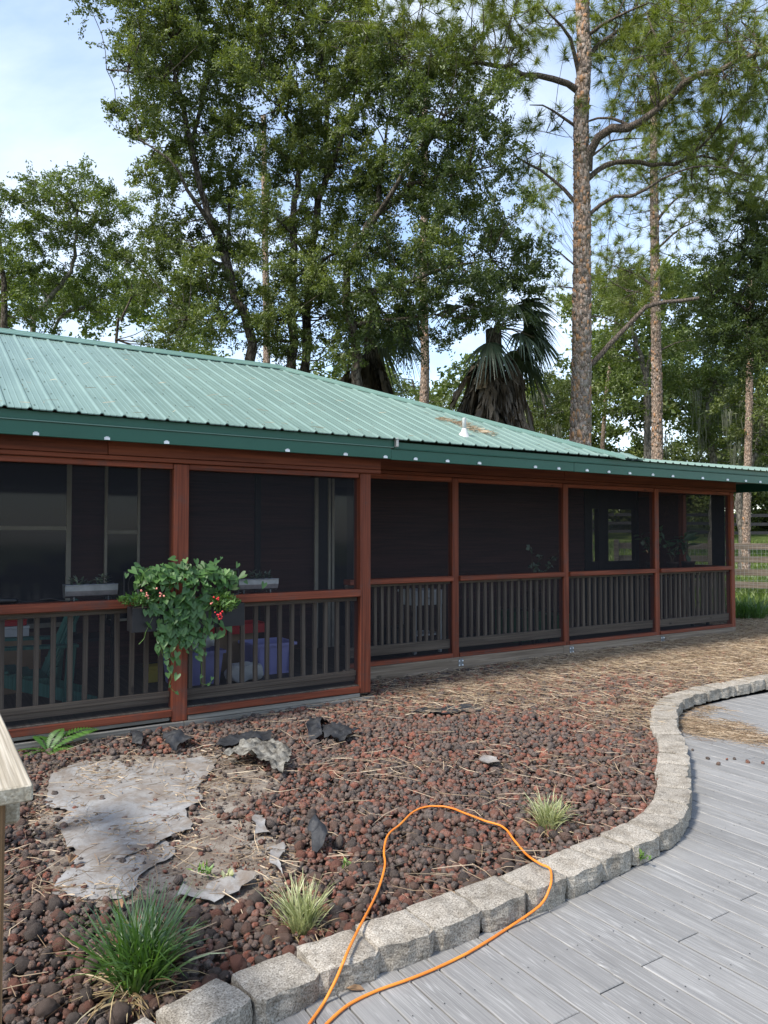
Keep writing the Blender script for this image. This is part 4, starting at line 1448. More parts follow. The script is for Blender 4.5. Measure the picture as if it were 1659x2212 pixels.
D0 = 15.6
leafy_tree('oak_tree', 'tall leaning oak with open crown against the sky behind the roof ridge',
           [([(540, 735, D0), (515, 660, D0), (495, 590, D0), (478, 530, D0), (442, 440, D0 + .2), (412, 315, D0), (398, 240, D0 - .2), (380, 170, D0)], .17, .045)],
           [([(478, 530, D0), (445, 470, D0 - .6), (400, 400, D0 - 1), (370, 350, D0 - 1.2), (300, 300, D0 - 1.2)], .06, .015),
            ([(412, 315, D0), (440, 200, D0 + .5), (458, 150, D0 + .9), (425, 120, D0 + 1), (452, 70, D0 + 1)], .06, .015),
            ([(398, 240, D0), (360, 180, D0 - .5), (310, 160, D0 - .9), (230, 150, D0 - 1)], .05, .012),
            ([(398, 240, D0), (372, 130, D0 + .3), (375, 60, D0 + .6), (340, 0, D0 + .8)], .05, .012),
            ([(495, 590, D0), (430, 540, D0 + .8), (380, 520, D0 + 1.2), (330, 520, D0 + 1.4)], .05, .012),
            ([(515, 660, D0), (470, 690, D0 - .8), (400, 690, D0 - 1)], .04, .012),
            ([(495, 590, D0), (492, 500, D0 + .6), (500, 380, D0 + 1.2), (520, 300, D0 + 1.4)], .05, .012)],
           [(315, 75, 105, 90, D0, 1.7), (255, 245, 50, 50, D0 - .6, .9), (410, 40, 150, 100, D0 + .3, 2.0), (330, 250, 90, 70, D0 - .5, 1.5), (440, 190, 110, 100, D0 + .5, 1.8), (345, 380, 75, 50, D0 - .6, 1.2), (450, 320, 100, 90, D0 + .8, 1.7),
            (390, 500, 90, 60, D0, 1.4), (345, 590, 65, 60, D0, 1.3), (420, 630, 95, 75, D0 - .3, 1.6), (520, 560, 65, 70, D0 + 1.1, 1.2), (340, 700, 70, 40, D0 + .5, 1.2), (500, 430, 60, 60, D0 + 1.4, 1.2), (350, -40, 120, 60, D0, 1.6), (300, 150, 70, 60, D0 - .4, 1.2), (460, 700, 70, 40, D0 - .3, 1.2), (320, 480, 40, 50, D0 + .3, 1.0)],
           spacing=.62, R=.51, sprays=13, per=46)
D1 = 16.2
leafy_tree('oak_tree', 'twin-stemmed oak with dense foliage in the middle of the tree group',
           [([(630, 760, D1), (632, 600, D1), (634, 480, D1), (642, 400, D1), (650, 300, D1 + .3), (640, 180, D1 + .5)], .15, .04), ([(662, 760, D1 + .3), (672, 560, D1 + .4), (690, 430, D1 + .4), (706, 375, D1 + .4), (706, 230, D1 + .3), (688, 70, D1)], .15, .04)],
           [([(690, 430, D1), (740, 300, D1 - .8), (770, 180, D1 - 1)], .06, .014), ([(650, 300, D1), (590, 200, D1 - .7), (560, 90, D1 - .9)], .05, .012),
            ([(672, 560, D1), (600, 470, D1 - 1), (545, 450, D1 - 1.3)], .05, .012), ([(632, 600, D1), (740, 540, D1 - .9), (800, 520, D1 - 1.2)], .05, .012), ([(688, 70, D1), (640, 10, D1 - .4), (610, -60, D1 - .5)], .04, .012)],
           [(600, 60, 110, 110, D1 - .3, 1.9), (720, 90, 100, 110, D1, 1.9), (570, 210, 85, 80, D1 - .6, 1.6), (700, 240, 120, 90, D1 - .2, 1.9), (600, 350, 80, 60, D1, 1.4), (740, 380, 100, 80, D1 - .5, 1.6), (560, 470, 65, 45, D1 - 1, 1.2),
            (690, 500, 100, 55, D1 - .6, 1.5), (590, 610, 105, 85, D1 - .5, 1.7), (720, 620, 110, 85, D1 - .8, 1.7), (480, 690, 85, 40, D1, 1.3), (640, 700, 110, 45, D1 - .5, 1.4), (520, 20, 90, 80, D1 + .5, 1.6), (660, -40, 150, 60, D1, 1.7), (600, 730, 90, 40, D1 - .6, 1.3), (700, 740, 90, 45, D1 - .8, 1.3), (640, 300, 90, 60, D1 + .8, 1.5), (650, 440, 90, 50, D1 + .8, 1.4)],
           spacing=.63, R=.53, sprays=13, per=44)
D2 = 15.0
leafy_tree('oak_tree', 'broad dark oak crown just left of the big pine trunk',
           [([(770, 790, D2), (745, 640, D2), (765, 540, D2), (810, 470, D2 + .2), (880, 400, D2 + .3), (930, 300, D2 + .3)], .16, .04)],
           [([(765, 540, D2), (830, 440, D2 - .5), (900, 330, D2 - .9), (960, 250, D2 - 1)], .07, .015), ([(745, 640, D2), (850, 620, D2 - .6), (960, 580, D2 - .9), (1060, 560, D2 - .8)], .07, .015),
            ([(880, 400, D2), (960, 380, D2 - .7), (1060, 360, D2 - .8)], .05, .013), ([(770, 700, D2), (860, 690, D2 - .5), (940, 680, D2 - .6)], .05, .013), ([(810, 470, D2), (830, 330, D2 + .6), (850, 200, D2 + .8)], .06, .013)],
           [(830, 190, 95, 95, D2 + .3, 1.7), (930, 225, 105, 85, D2 - .4, 1.7), (1040, 250, 85, 75, D2 - .6, 1.5), (880, 350, 110, 80, D2 - .3, 1.7), (1030, 370, 100, 80, D2 - .6, 1.6), (1085, 480, 75, 75, D2 - .5, 1.4), (940, 490, 120, 80, D2 - .6, 1.7),
            (820, 560, 80, 80, D2 + .2, 1.5), (1110, 600, 70, 70, D2 - .3, 1.3), (1000, 610, 100, 80, D2 - .6, 1.6), (880, 640, 100, 75, D2 - .5, 1.5), (800, 690, 75, 45, D2, 1.2), (1040, 680, 90, 50, D2 - .2, 1.2), (940, 720, 55, 40, D2 - .2, 1.0), (800, 60, 75, 80, D2 + .6, 1.5), (1140, 680, 40, 40, D2, .8), (760, 740, 60, 45, D2 - .2, 1.0), (860, 710, 70, 40, D2 - .2, 1.1), (1000, 150, 90, 50, D2 + .3, 1.3), (1140, 560, 35, 60, D2 - .2, .8), (800, 420, 80, 80, D2 + .8, 1.4), (960, 400, 90, 60, D2 + .9, 1.4)],
           leaf='oak_dark', spacing=.62, R=.53, sprays=13, per=46)
D3 = 25.0
for (nm, lab, tr, bl) in (
        ('oak_tree', 'pale spreading oak with bare inner limbs at the far left',
         [([(70, 740, D3), (95, 660, D3), (150, 590, D3), (165, 520, D3), (165, 440, D3)], .18, .04), ([(110, 740, D3 + 1), (190, 660, D3 + 1), (260, 600, D3 + 1)], .12, .03)],
         [(150, 420, 85, 55, D3, 2.0), (215, 470, 65, 70, D3, 1.8), (80, 470, 65, 55, D3, 1.8), (150, 530, 90, 60, D3 + .5, 2.0), (240, 570, 55, 70, D3, 1.6), (70, 590, 60, 55, D3, 1.6), (200, 650, 60, 40, D3 + 1, 1.6), (250, 440, 45, 50, D3, 1.4), (200, 400, 60, 35, D3, 1.4), (110, 400, 60, 35, D3, 1.4), (180, 590, 70, 50, D3 + 1, 1.8), (260, 650, 40, 50, D3, 1.4), (120, 640, 70, 45, D3 + 1, 1.6), (40, 430, 50, 40, D3, 1.4), (170, 480, 60, 50, D3 + .8, 1.6), (240, 520, 50, 40, D3 + .8, 1.4)]),
        ('oak_tree', 'darker oak cut by the left edge of the picture',
         [([(8, 740, D3 - 2), (6, 600, D3 - 2), (-10, 480, D3 - 2)], .20, .06)],
         [(0, 450, 60, 60, D3 - 2, 1.8), (30, 560, 60, 55, D3 - 2, 1.8), (-20, 640, 70, 60, D3 - 2, 1.7), (50, 660, 60, 45, D3 - 2, 1.5), (95, 680, 50, 30, D3 - 1.5, 1.2)]),
        ('oak_tree', 'small leafy oak filling the gap above the ridge behind the leaning oak',
         [([(250, 740, D3 - 3), (262, 690, D3 - 3), (285, 640, D3 - 3)], .10, .03)],
         [(330, 640, 60, 60, D3 - 3, 1.4), (385, 710, 70, 40, D3 - 3, 1.4), (300, 560, 45, 60, D3 - 3, 1.2), (450, 735, 60, 30, D3 - 3, 1.2)])):
    leafy_tree(nm, lab, tr, [], bl, leaf='oak_pale', bk='grey_bark' if 'pale' in lab else 'oak_bark', spacing=.84, R=.64, sprays=11, per=32, L=.115, W=.050)
D4 = 17.5
leafy_tree('oak_tree', 'dark glossy oak leaning in from the right edge of the picture',
           [([(1790, 1010, D4), (1770, 800, D4), (1740, 650, D4)], .22, .06)],
           [([(1770, 800, D4), (1680, 720, D4), (1600, 660, D4), (1540, 640, D4)], .09, .015), ([(1740, 650, D4), (1650, 570, D4), (1570, 520, D4)], .08, .015)],
           [(1590, 560, 75, 60, D4, 1.5), (1660, 520, 80, 65, D4, 1.6), (1545, 620, 50, 40, D4, 1.1), (1620, 650, 90, 60, D4, 1.6), (1690, 700, 80, 80, D4, 1.6), (1570, 720, 60, 45, D4, 1.3), (1640, 760, 80, 50, D4, 1.5), (1720, 600, 80, 80, D4 + .5, 1.6), (1530, 560, 40, 35, D4, .9), (1600, 490, 60, 30, D4, 1.1), (1690, 470, 60, 40, D4, 1.3), (1640, 590, 90, 60, D4 + .6, 1.4), (1610, 700, 80, 50, D4 + .6, 1.4), (1500, 680, 35, 35, D4, .8)],
           leaf='oak_dark', spacing=.56, R=.55, sprays=12, per=36)
for k, (lab, tr, bl, ms, lf, dpt) in enumerate((
        ('grey forked tree standing directly behind the slimmer right pine', [([(1402, 1010, 27), (1400, 900, 27), (1392, 800, 27), (1375, 740, 27), (1362, 660, 27)], .20, .05), ([(1396, 850, 27), (1410, 740, 27), (1420, 640, 27)], .12, .04)],
         [(1340, 640, 55, 50, 27, 1.6), (1420, 620, 60, 55, 27, 1.6), (1320, 740, 50, 50, 27, 1.6), (1440, 760, 40, 50, 27, 1.4), (1330, 840, 50, 60, 27, 1.6)], 0, 'oak_pale', 27),
        ('moss-hung oak with low arching limb right of the pines', [([(1540, 1010, 28), (1530, 900, 28), (1545, 820, 28), (1570, 770, 28)], .2, .06)],
         [(1560, 800, 70, 45, 28, 1.8), (1480, 830, 55, 45, 28, 1.6), (1620, 850, 60, 50, 28, 1.8), (1500, 920, 60, 45, 28, 1.6), (1580, 930, 70, 45, 28, 1.6), (1650, 950, 60, 50, 28, 1.6)], 34, 'oak_pale', 28),
        ('mossy oak at the right edge behind the fence', [([(1605, 1180, 24), (1600, 1060, 24), (1640, 960, 24), (1650, 880, 24)], .16, .05)],
         [(1640, 860, 60, 50, 24, 1.5), (1690, 930, 60, 60, 24, 1.5), (1600, 900, 50, 35, 24, 1.3)], 22, 'oak_leaf', 24),
        ('far broadleaf tree seen between the palm and the big pine', [([(1180, 960, 30), (1175, 880, 30), (1160, 820, 30)], .14, .04)],
         [(1180, 900, 60, 50, 30, 1.8), (1140, 930, 50, 35, 30, 1.6), (1210, 850, 40, 60, 30, 1.5)], 8, 'oak_leaf', 30),
        ('pale sunlit tree low between the two palms', [([(900, 900, 30), (898, 850, 30), (890, 820, 30)], .12, .04)],
         [(900, 850, 45, 40, 30, 1.5), (960, 880, 45, 35, 30, 1.5), (850, 830, 35, 25, 30, 1.3)], 0, 'oak_pale', 30))):
    leafy_tree('oak_tree', lab, tr, [], bl, leaf=lf, bk='grey_bark', spacing=.74, R=.75, sprays=11, per=28, L=.125, W=.055, moss=ms)

# ------------------------------------------------------------------ pines
def tufts(C, n_each, per, L=.22, w=.0055, spread=.42):
    """bunches of long needles round every centre"""
    n = len(C) * n_each
    T0 = np.repeat(C, n_each, 0) + rng.normal(0, spread, (n, 3)) * np.array([1, 1, .8])
    ax = unit((T0 - np.repeat(C, n_each, 0)) + np.array([0, 0, .25]) + rng.normal(0, .15, (n, 3)))
    m = n * per
    B = np.repeat(T0, per, 0) + np.repeat(ax, per, 0) * rng.uniform(-.10, .06, (m, 1))
    d = unit(np.repeat(ax, per, 0) * .75 + rng.normal(0, .62, (m, 3)) + np.array([0, 0, -.05]))
    l = L * rng.uniform(.75, 1.2, (m, 1))
    tip = B + d * l + np.array([0, 0, -.04]) * rng.random((m, 1))
    s = unit(np.cross(d, rng.normal(size=(m, 3)))) * w
    V = np.stack([B - s, B + s, tip], 1).reshape(-1, 3)
    F = np.arange(m * 3).reshape(-1, 3)
    tin = np.clip(.45 + np.repeat(rng.normal(0, .16, n), per) + rng.normal(0, .14, m), 0, 1)
    return V, F, np.repeat(tin, 3), T0


def bark_scales(P, R, n, parent, o):
    """loose plates of bark standing proud of a pine trunk"""
    k = rng.integers(1, len(P) - 1, n); t = rng.random((n, 1))
    c = P[k] * (1 - t) + P[np.minimum(k + 1, len(P) - 1)] * t; rr = R[k][:, None]
    ang = rng.uniform(0, 2 * np.pi, n)
    out = np.stack([np.cos(ang), np.sin(ang), np.zeros(n)], -1); side = np.stack([-np.sin(ang), np.cos(ang), np.zeros(n)], -1); up_ = np.array([0, 0, 1.0])
    c = c + out * rr * rng.uniform(.99, 1.04, (n, 1))
    w = rng.uniform(.02, .045, (n, 1)); h = rng.uniform(.03, .085, (n, 1))
    tilt = out * rng.uniform(-.004, .016, (n, 1))
    outline = [(-.9, -.8), (.8, -1), (1.0, .1), (.7, .9), (-.6, 1), (-1, .2)]
    V = np.stack([c + side * w * a + up_ * h * b + out * .004 * (1 if abs(a) < .95 else 0) + tilt * b - out * (w * a) ** 2 / (2 * rr) for a, b in outline], 1)
    Vi = V - out[:, None, :] * .016
    V = np.concatenate([V, Vi], 1).reshape(-1, 3)
    b = np.arange(n) * 12
    top = np.stack([b + i for i in range(6)], -1)
    q = np.concatenate([np.stack([b + i, b + 6 + i, b + 6 + (i + 1) % 6, b + (i + 1) % 6], -1) for i in range(6)])
    place('bark_plates', np_mesh('bark_plates', V - np.array(o), [top, q], MAT['bark_plate'], np.repeat(rng.random(n), 12)), parent, o)['kind'] = 'stuff'


a = Nodes('pine_bark_plate')
tt = a.n('Attribute', attribute_name='tint')
v = a.coords((20, 20, 9), jitter=False)
c = a.ramp(tt.outputs['Fac'], [(0, (.15, .115, .095)), (.35, (.27, .225, .19)), (.65, (.38, .32, .275)), (.85, (.38, .22, .125)), (1, (.44, .24, .12))])
c = a.mix(a.ramp(a.noise(v, 2.5, 5, .7), [(.35, .6), (.6, 0.0)]), c, (.06, .045, .038))
MAT['bark_plate'] = a.principled(c, .95, a.bump(a.noise(v, 4, 4), .6, .01), .1)


def pine(name, label, trunk, r0, r1, limbs, blobs, spacing=.8, n_each=6, per=34, L=.24, w=.0055, plates=0, group=None, stubs=()):
    P = np.array([at(*p) for p in trunk])
    root = empty(name, to_ground(P[0]).tolist(), label, 'tree', group)
    o = Vector(root.location)
    full = np.vstack([to_ground(P[0]), P])
    TP = spline(full, 40)
    TR = np.linspace(r0, r1, 40) * (1 + rng.normal(0, .02, 40))
    V, F = tube_np(TP, TR, 18)
    place('trunk', np_mesh('trunk', V - np.array(o), F, MAT['pine_bark'], smooth=True), root, o)
    if plates: bark_scales(TP, TR, plates, root, o)
    lim = [(np.array([at(*p) for p in pts]), a_, b_) for pts, a_, b_ in limbs]
    LV, LF, samples = limb_tubes(lim, 7, .05)
    samples = np.vstack([samples, np.hstack([TP, TR[:, None]])])
    C = blob_centres(blobs, spacing)
    NV, NF, NT, T0 = tufts(C, n_each, per, L, w)
    tw = twigs(C, samples, .022, .007)
    for one in lim:
        LV, LF, _ = limb_tubes([one], 8, .04)
        place('limb', np_mesh('limb', LV - np.array(o), LF, MAT['pine_limb'], smooth=True), root, o)
    parts = [tw] if tw else []
    # short shoots carrying the tufts
    sh = []
    near = np.repeat(C, n_each, 0)
    for a_, b_ in zip(near[::2], T0[::2]):
        sh.append(tube_np(np.array([a_, (a_ + b_) / 2 + rng.normal(0, .03, 3), b_]), np.array([.009, .007, .006]), 3))
    V, F = merge(parts + sh)
    place('twigs', np_mesh('twigs', V - np.array(o), F, MAT['pine_limb'], smooth=True), root, o)['kind'] = 'stuff'
    place('needles', np_mesh('needles', NV - np.array(o), NF, MAT['pine_needle'], NT), root, o)
    return root


def r6(pts, d, k=.0):     # points read off an enlarged crop of the pine (scale .56, left edge at 730)
    return [(730 + x * .56, y * .56, d + (k * i)) for i, (x, y) in enumerate(pts)]


DP = 15.6
pine('pine_tree', 'big pine with thick plated trunk and long crooked limbs',
     [(1254, 985, DP), (1256, 800, DP), (1257, 600, DP), (1257, 400, DP), (1255, 250, DP), (1262, 130, DP), (1258, 20, DP), (1262, -120, DP)], .245, .12,
     [(r6([(960, 660), (1000, 540), (1050, 490), (1130, 490), (1230, 430), (1340, 310), (1440, 280), (1540, 240), (1680, 195)], DP, -.22), .105, .03),
      (r6([(965, 690), (1040, 635), (1130, 625), (1220, 630), (1300, 630), (1400, 570), (1500, 450), (1540, 400)], DP, .2), .06, .015),
      (r6([(965, 830), (1050, 765), (1130, 755), (1220, 710), (1300, 665), (1400, 640), (1500, 650)], DP, -.15), .045, .012),
      (r6([(925, 350), (850, 310), (700, 275), (580, 250), (480, 230), (410, 215), (330, 215)], DP, -.2), .07, .018),
      (r6([(915, 780), (840, 700), (770, 650), (700, 615), (660, 560)], DP, .2), .045, .012),
      (r6([(960, 1420), (1050, 1330), (1130, 1240), (1180, 1190), (1250, 1165), (1320, 1160), (1392, 1150)], DP, -.05), .062, .036),
      (r6([(930, 290), (905, 180), (860, 100), (820, 60), (780, 10)], DP, -.2), .05, .015),
      (r6([(950, 240), (1010, 170), (1100, 110), (1180, 60), (1260, 0)], DP, .25), .06, .02),
      (r6([(960, 140), (1040, 80), (1120, 40), (1200, 10)], DP, -.25), .045, .015),
      (r6([(920, 490), (850, 440), (800, 410), (740, 405)], DP, -.2), .035, .01),
      (r6([(1340, 310), (1300, 250), (1240, 170), (1200, 90), (1190, 50)], DP - 1.1, .05), .04, .015),
      (r6([(1130, 490), (1080, 460), (1010, 455), (960, 470)], DP - .6, .1), .035, .02),
      (r6([(1300, 630), (1420, 600), (1520, 660), (1650, 740)], DP + .8, .05), .035, .01),
      (r6([(920, 1030), (870, 985), (830, 960), (780, 940)], DP, -.1), .022, .008),
      (r6([(970, 610), (1020, 570), (1060, 540), (1180, 535)], DP, .15), .03, .008),
      (r6([(925, 1115), (860, 1105), (800, 1110)], DP, .1), .018, .007), (r6([(965, 1220), (1030, 1225), (1100, 1260)], DP, .1), .018, .007)],
     [(890, 40, 90, 45, DP - 1.2, 1.2), (960, 110, 90, 40, DP - 1, 1.1), (800, 90, 45, 35, DP - 1.3, .9), (1050, 30, 70, 45, DP - .6, 1.2), (1110, 95, 60, 40, DP - .6, 1.0), (1180, 30, 40, 35, DP, .9), (1310, 110, 50, 45, DP + .3, 1.0), (1370, 60, 70, 50, DP + .6, 1.2),
      (1370, 175, 65, 40, DP - .8, 1.1), (1450, 110, 80, 50, DP - .8, 1.3), (1540, 60, 80, 50, DP - .6, 1.3), (1560, 160, 70, 40, DP - 1.2, 1.1), (1630, 110, 60, 60, DP - 1, 1.2), (1480, 20, 70, 35, DP + .4, 1.2), (1330, 20, 60, 30, DP + .5, 1.0),
      (1450, 210, 50, 30, DP - .6, .9), (1640, 190, 45, 35, DP - 1.2, .9), (1500, 300, 50, 35, DP + 1, 1.0), (1570, 280, 55, 40, DP + 1.2, 1.0), (1610, 350, 55, 40, DP + .9, 1.0), (1520, 375, 45, 30, DP, .9), (1150, 330, 35, 30, DP + .4, .8), (1190, 260, 25, 25, DP, .6), (1640, 420, 40, 40, DP + .9, .9)],
     spacing=.47, n_each=8, per=64, plates=2600, w=.0058)
pine('pine_tree', 'slimmer pine behind the broken limb of the big pine',
     [(1420, 1010, 24), (1419, 850, 24), (1416, 650, 24), (1414, 500, 24), (1412, 340, 24), (1412, 230, 24), (1410, 100, 24)], .205, .10,
     [([(1418, 480, 24), (1450, 440, 24), (1500, 400, 24.4), (1560, 380, 24.6)], .05, .014), ([(1416, 540, 24), (1460, 500, 23.6), (1520, 470, 23.4)], .045, .012), ([(1414, 620, 24), (1370, 590, 24.3), (1310, 570, 24.5)], .04, .012), ([(1416, 420, 24), (1380, 370, 24), (1340, 340, 24)], .04, .012),
      ([(1420, 760, 24), (1460, 740, 24), (1500, 735, 24)], .03, .01), ([(1417, 640, 24), (1350, 625, 23.6), (1310, 600, 23.4)], .03, .01), ([(1412, 300, 24), (1470, 250, 24.5), (1520, 240, 25)], .04, .012)],
     [(1370, 330, 50, 40, 24, 1.3), (1440, 370, 55, 40, 24, 1.3), (1510, 410, 50, 35, 24.4, 1.3), (1330, 360, 35, 30, 24.3, 1.0), (1470, 480, 40, 30, 23.6, 1.1), (1340, 590, 45, 40, 24.3, 1.2), (1320, 540, 25, 25, 24.5, .9), (1440, 640, 35, 30, 24.3, 1.0), (1390, 450, 30, 25, 24, .9), (1430, 280, 50, 40, 24.4, 1.3), (1360, 650, 40, 25, 23.8, 1.0), (1480, 560, 25, 25, 24, .8), (1540, 330, 50, 40, 25, 1.2), (1600, 430, 50, 40, 25, 1.2), (1560, 480, 45, 30, 24.6, 1.0), (1480, 330, 45, 35, 24.6, 1.1), (1340, 430, 30, 30, 24, .9), (1310, 480, 25, 30, 24, .8), (1390, 560, 30, 30, 24, .9)],
     spacing=.58, n_each=7, per=44, L=.28, w=.007, plates=900)
pine('pine_tree', 'reddish pine stem in the bright gap between the two palms',
     [(916, 900, 25), (918, 780, 25), (915, 600, 25), (917, 420, 25), (918, 300, 25), (916, 150, 25)], .185, .10, [([(916, 300, 25), (960, 250, 25), (1000, 230, 25)], .03, .01), ([(916, 330, 25), (870, 290, 25), (850, 270, 25)], .03, .01)],
     [(940, 140, 60, 40, 25, 1.4), (880, 180, 50, 40, 25, 1.2)], spacing=.65, n_each=6, per=28, L=.3, w=.008, plates=400)
pine('pine_tree', 'pale pine stem glimpsed through the middle oak foliage',
     [(576, 760, 27), (574, 600, 27), (572, 480, 27), (571, 390, 27), (570, 250, 27)], .17, .09, [([(571, 400, 27), (600, 370, 27), (620, 350, 27)], .03, .01)],
     [(545, 400, 30, 30, 27, 1.0), (610, 380, 30, 30, 27, 1.0), (560, 480, 30, 25, 27, 1.0), (640, 330, 30, 30, 27, 1.0), (560, 620, 30, 30, 27, 1.0)], spacing=.65, n_each=6, per=28, L=.32, w=.009, plates=200)
pine('pine_tree', 'young slender pine rising just left of the slimmer pine',
     [(1300, 1010, 30), (1310, 850, 30), (1330, 700, 30), (1335, 600, 30)], .11, .05, [([(1333, 640, 30), (1300, 620, 30), (1280, 600, 30)], .03, .01)],
     [(1335, 600, 45, 40, 30, 1.3), (1300, 650, 35, 30, 30, 1.1), (1290, 470, 20, 40, 30, .9), (1180, 420, 40, 45, 30, 1.2), (1160, 500, 25, 25, 30, .9), (1210, 620, 20, 40, 30, .9)], spacing=.65, n_each=7, per=32, L=.36, w=.010)
pine('pine_tree', 'straight grey pine stem rising behind the wooden fence',
     [(1612, 1186, 23.5), (1614, 1060, 23.5), (1618, 900, 23.5), (1620, 760, 23.5), (1622, 600, 23.5)], .125, .10, [([(1620, 700, 23.5), (1660, 640, 23.5), (1690, 620, 23.5)], .03, .01)],
     [(1680, 560, 40, 40, 23.5, 1.1), (1620, 540, 40, 40, 23.5, 1.1)], spacing=.7, n_each=6, per=28, L=.3, w=.008, plates=160)

# ------------------------------------------------------------------ palms
def frond(base, tip, span, L, n=22, droop=.5, w=.05, curl=0.0):
    """fan leaf: stalk from base to tip, blades fanning from the tip"""
    base, tip = np.array(base, float), np.array(tip, float)
    d = unit(tip - base)
    side = unit(np.cross(d, np.array([0, 0, 1.0])) + rng.normal(0, .12, 3))
    a = np.linspace(-span, span, n) + rng.normal(0, .03, n)
    dirs = np.cos(a)[:, None] * d + np.sin(a)[:, None] * side
    k = 6
    t = np.linspace(0, 1, k)
    ln = L * (.72 + .28 * np.cos(a * .6)) * rng.uniform(.9, 1.08, n)
    P = tip + dirs[:, None, :] * (ln[:, None] * t)[..., None]
    P[..., 2] -= (droop * ln[:, None]) * t[None] ** 2.0 * rng.uniform(.8, 1.2, (n, 1))
    W = np.full((n, k), w) * np.array([.5, 1, .9, .65, .35, .08])[None]
    sd = unit(np.cross(dirs, np.cross(d, side)))[:, None, :] + rng.normal(0, .25, (n, 1, 3))
    V, F = ribbons(P, W, unit(np.broadcast_to(sd, P.shape)))
    m = (base + tip) / 2 + np.array([0, 0, .08])
    SV, SF = tube_np(spline([base, m, tip], 6), np.linspace(.018, .010, 6), 4)
    return V, F, SV, SF


def palm(name, label, x, y_crown, y_base, depth, nfr, nskirt, skirt_len, reach=1.15, lean=0):
    top = at(x, y_crown, depth)
    g = to_ground(top)
    g[:2] += lean
    root = empty(name, g.tolist(), label, 'tree')
    o = Vector(root.location)
    TP = spline([g, (g + top) / 2 + np.array([.05, 0, 0]), top], 14)
    V, F = tube_np(TP, np.full(14, .17), 12)
    place('trunk', np_mesh('trunk', V - np.array(o), F, MAT['oak_bark'], smooth=True), root, o)
    Ls, Ss = [], []
    for k in range(nfr):
        az = rng.normal(math.atan2(RT[1], RT[0]), 1.15); el = rng.uniform(-.8, .55)
        dv = np.array([math.cos(az) * math.cos(el), math.sin(az) * math.cos(el), math.sin(el)])
        tip = top + dv * reach * rng.uniform(.75, 1.1)
        v1, f1, v2, f2 = frond(top, tip, 1.5, .74 * rng.uniform(.7, 1.1), 26, .6 + .3 * (el < .3), .062)
        Ls.append((v1, f1)); Ss.append((v2, f2))
    V, F = merge(Ls)
    place('green_fronds', np_mesh('green_fronds', V - np.array(o), F, MAT['palm_leaf'], np.repeat(np.clip(rng.normal(.45, .2, len(V) // 12), 0, 1), 12)), root, o)
    V, F = merge(Ss)
    place('leaf_stalks', np_mesh('leaf_stalks', V - np.array(o), F, MAT['brown_stem']), root, o)
    Ls, Ss = [], []
    for k in range(nskirt):
        az = rng.uniform(0, 6.28); h = rng.random() ** .8 * skirt_len
        st = top - np.array([0, 0, .1 + h])
        out = np.array([math.cos(az), math.sin(az), 0])
        tip = st + out * rng.uniform(.12, .40) * (1 - .35 * h / skirt_len) + np.array([0, 0, -rng.uniform(.3, .75)])
        v1, f1, v2, f2 = frond(st, tip, rng.uniform(.10, .55), rng.uniform(.4, 1.0), 13, rng.uniform(.3, 1.1), .045)
        v1 = v1 + rng.normal(0, .03, v1.shape)
        Ls.append((v1, f1)); Ss.append((v2, f2))
    V, F = merge(Ls)
    tn = np.repeat(np.clip(rng.normal(.38, .22, len(V) // (12 * 13)), 0, 1), 12 * 13) if len(V) % (12 * 13) == 0 else rng.random(len(V))
    place('dead_fronds', np_mesh('dead_fronds', V - np.array(o), F, MAT['dead_frond'], tn), root, o)
    V, F = merge(Ss)
    place('dead_stalks', np_mesh('dead_stalks', V - np.array(o), F, MAT['brown_stem']), root, o)


palm('palm_tree', 'cabbage palm with long shaggy skirt of dead brown fronds beside the big pine', 1066, 712, 920, 15.8, 20, 190, 2.2, .9)
palm('palm_tree', 'second palm half hidden by oak foliage left of the bright gap', 800, 690, 840, 17.5, 14, 45, 1.0, .8)

# ------------------------------------------------------------------ far woods that close the view
def wood_mass(name, label, blobs, n_leaf, mat, L=.28, W=.15):
    C = blob_centres(blobs, 1.5)
    V, F, T = clump_leaves(C, 1.35, 12, n_leaf, L, W, up=.2)
    tag(place(name, np_mesh(name, V, F, MAT[mat], T)), label, 'woods', kind='stuff')


wood_mass('far_woods', 'dark band of woods far behind the fence and the pines',
          [(x, 1075 + 14 * math.sin(x), 95, 75, 42 + 3 * math.sin(x * 1.7), 3.5) for x in range(1050, 1860, 90)] + [(x, 1000, 80, 60, 46, 3) for x in range(1250, 1860, 120)] + [(x, 880 + 40 * math.sin(x), 70, 70, 38, 3) for x in range(1280, 1800, 100)], 30, 'oak_leaf')
wood_mass('far_woods', 'pale distant foliage low behind the roof and tree stems',
          [(x, 850 + 40 * math.sin(x * .7), 80, 50, 40, 3) for x in range(-60, 1300, 120)] + [(x, 980, 100, 80, 44, 3) for x in range(-60, 1300, 150)] + [(x, 670 + 25 * math.sin(x * .9), 60, 45, 34, 2.2) for x in range(-40, 480, 75)] + [(x, 800 + 60 * math.sin(x * 1.3), 45, 60, 34, 2.2) for x in range(1300, 1480, 60)] + [(x, 690 + 60 * math.sin(x * .7), 55, 70, 36, 2.4) for x in range(1290, 1680, 48)] + [(x, 820 + 50 * math.sin(x * .5), 55, 60, 37, 2.4) for x in range(1290, 1680, 52)], 22, 'oak_pale')

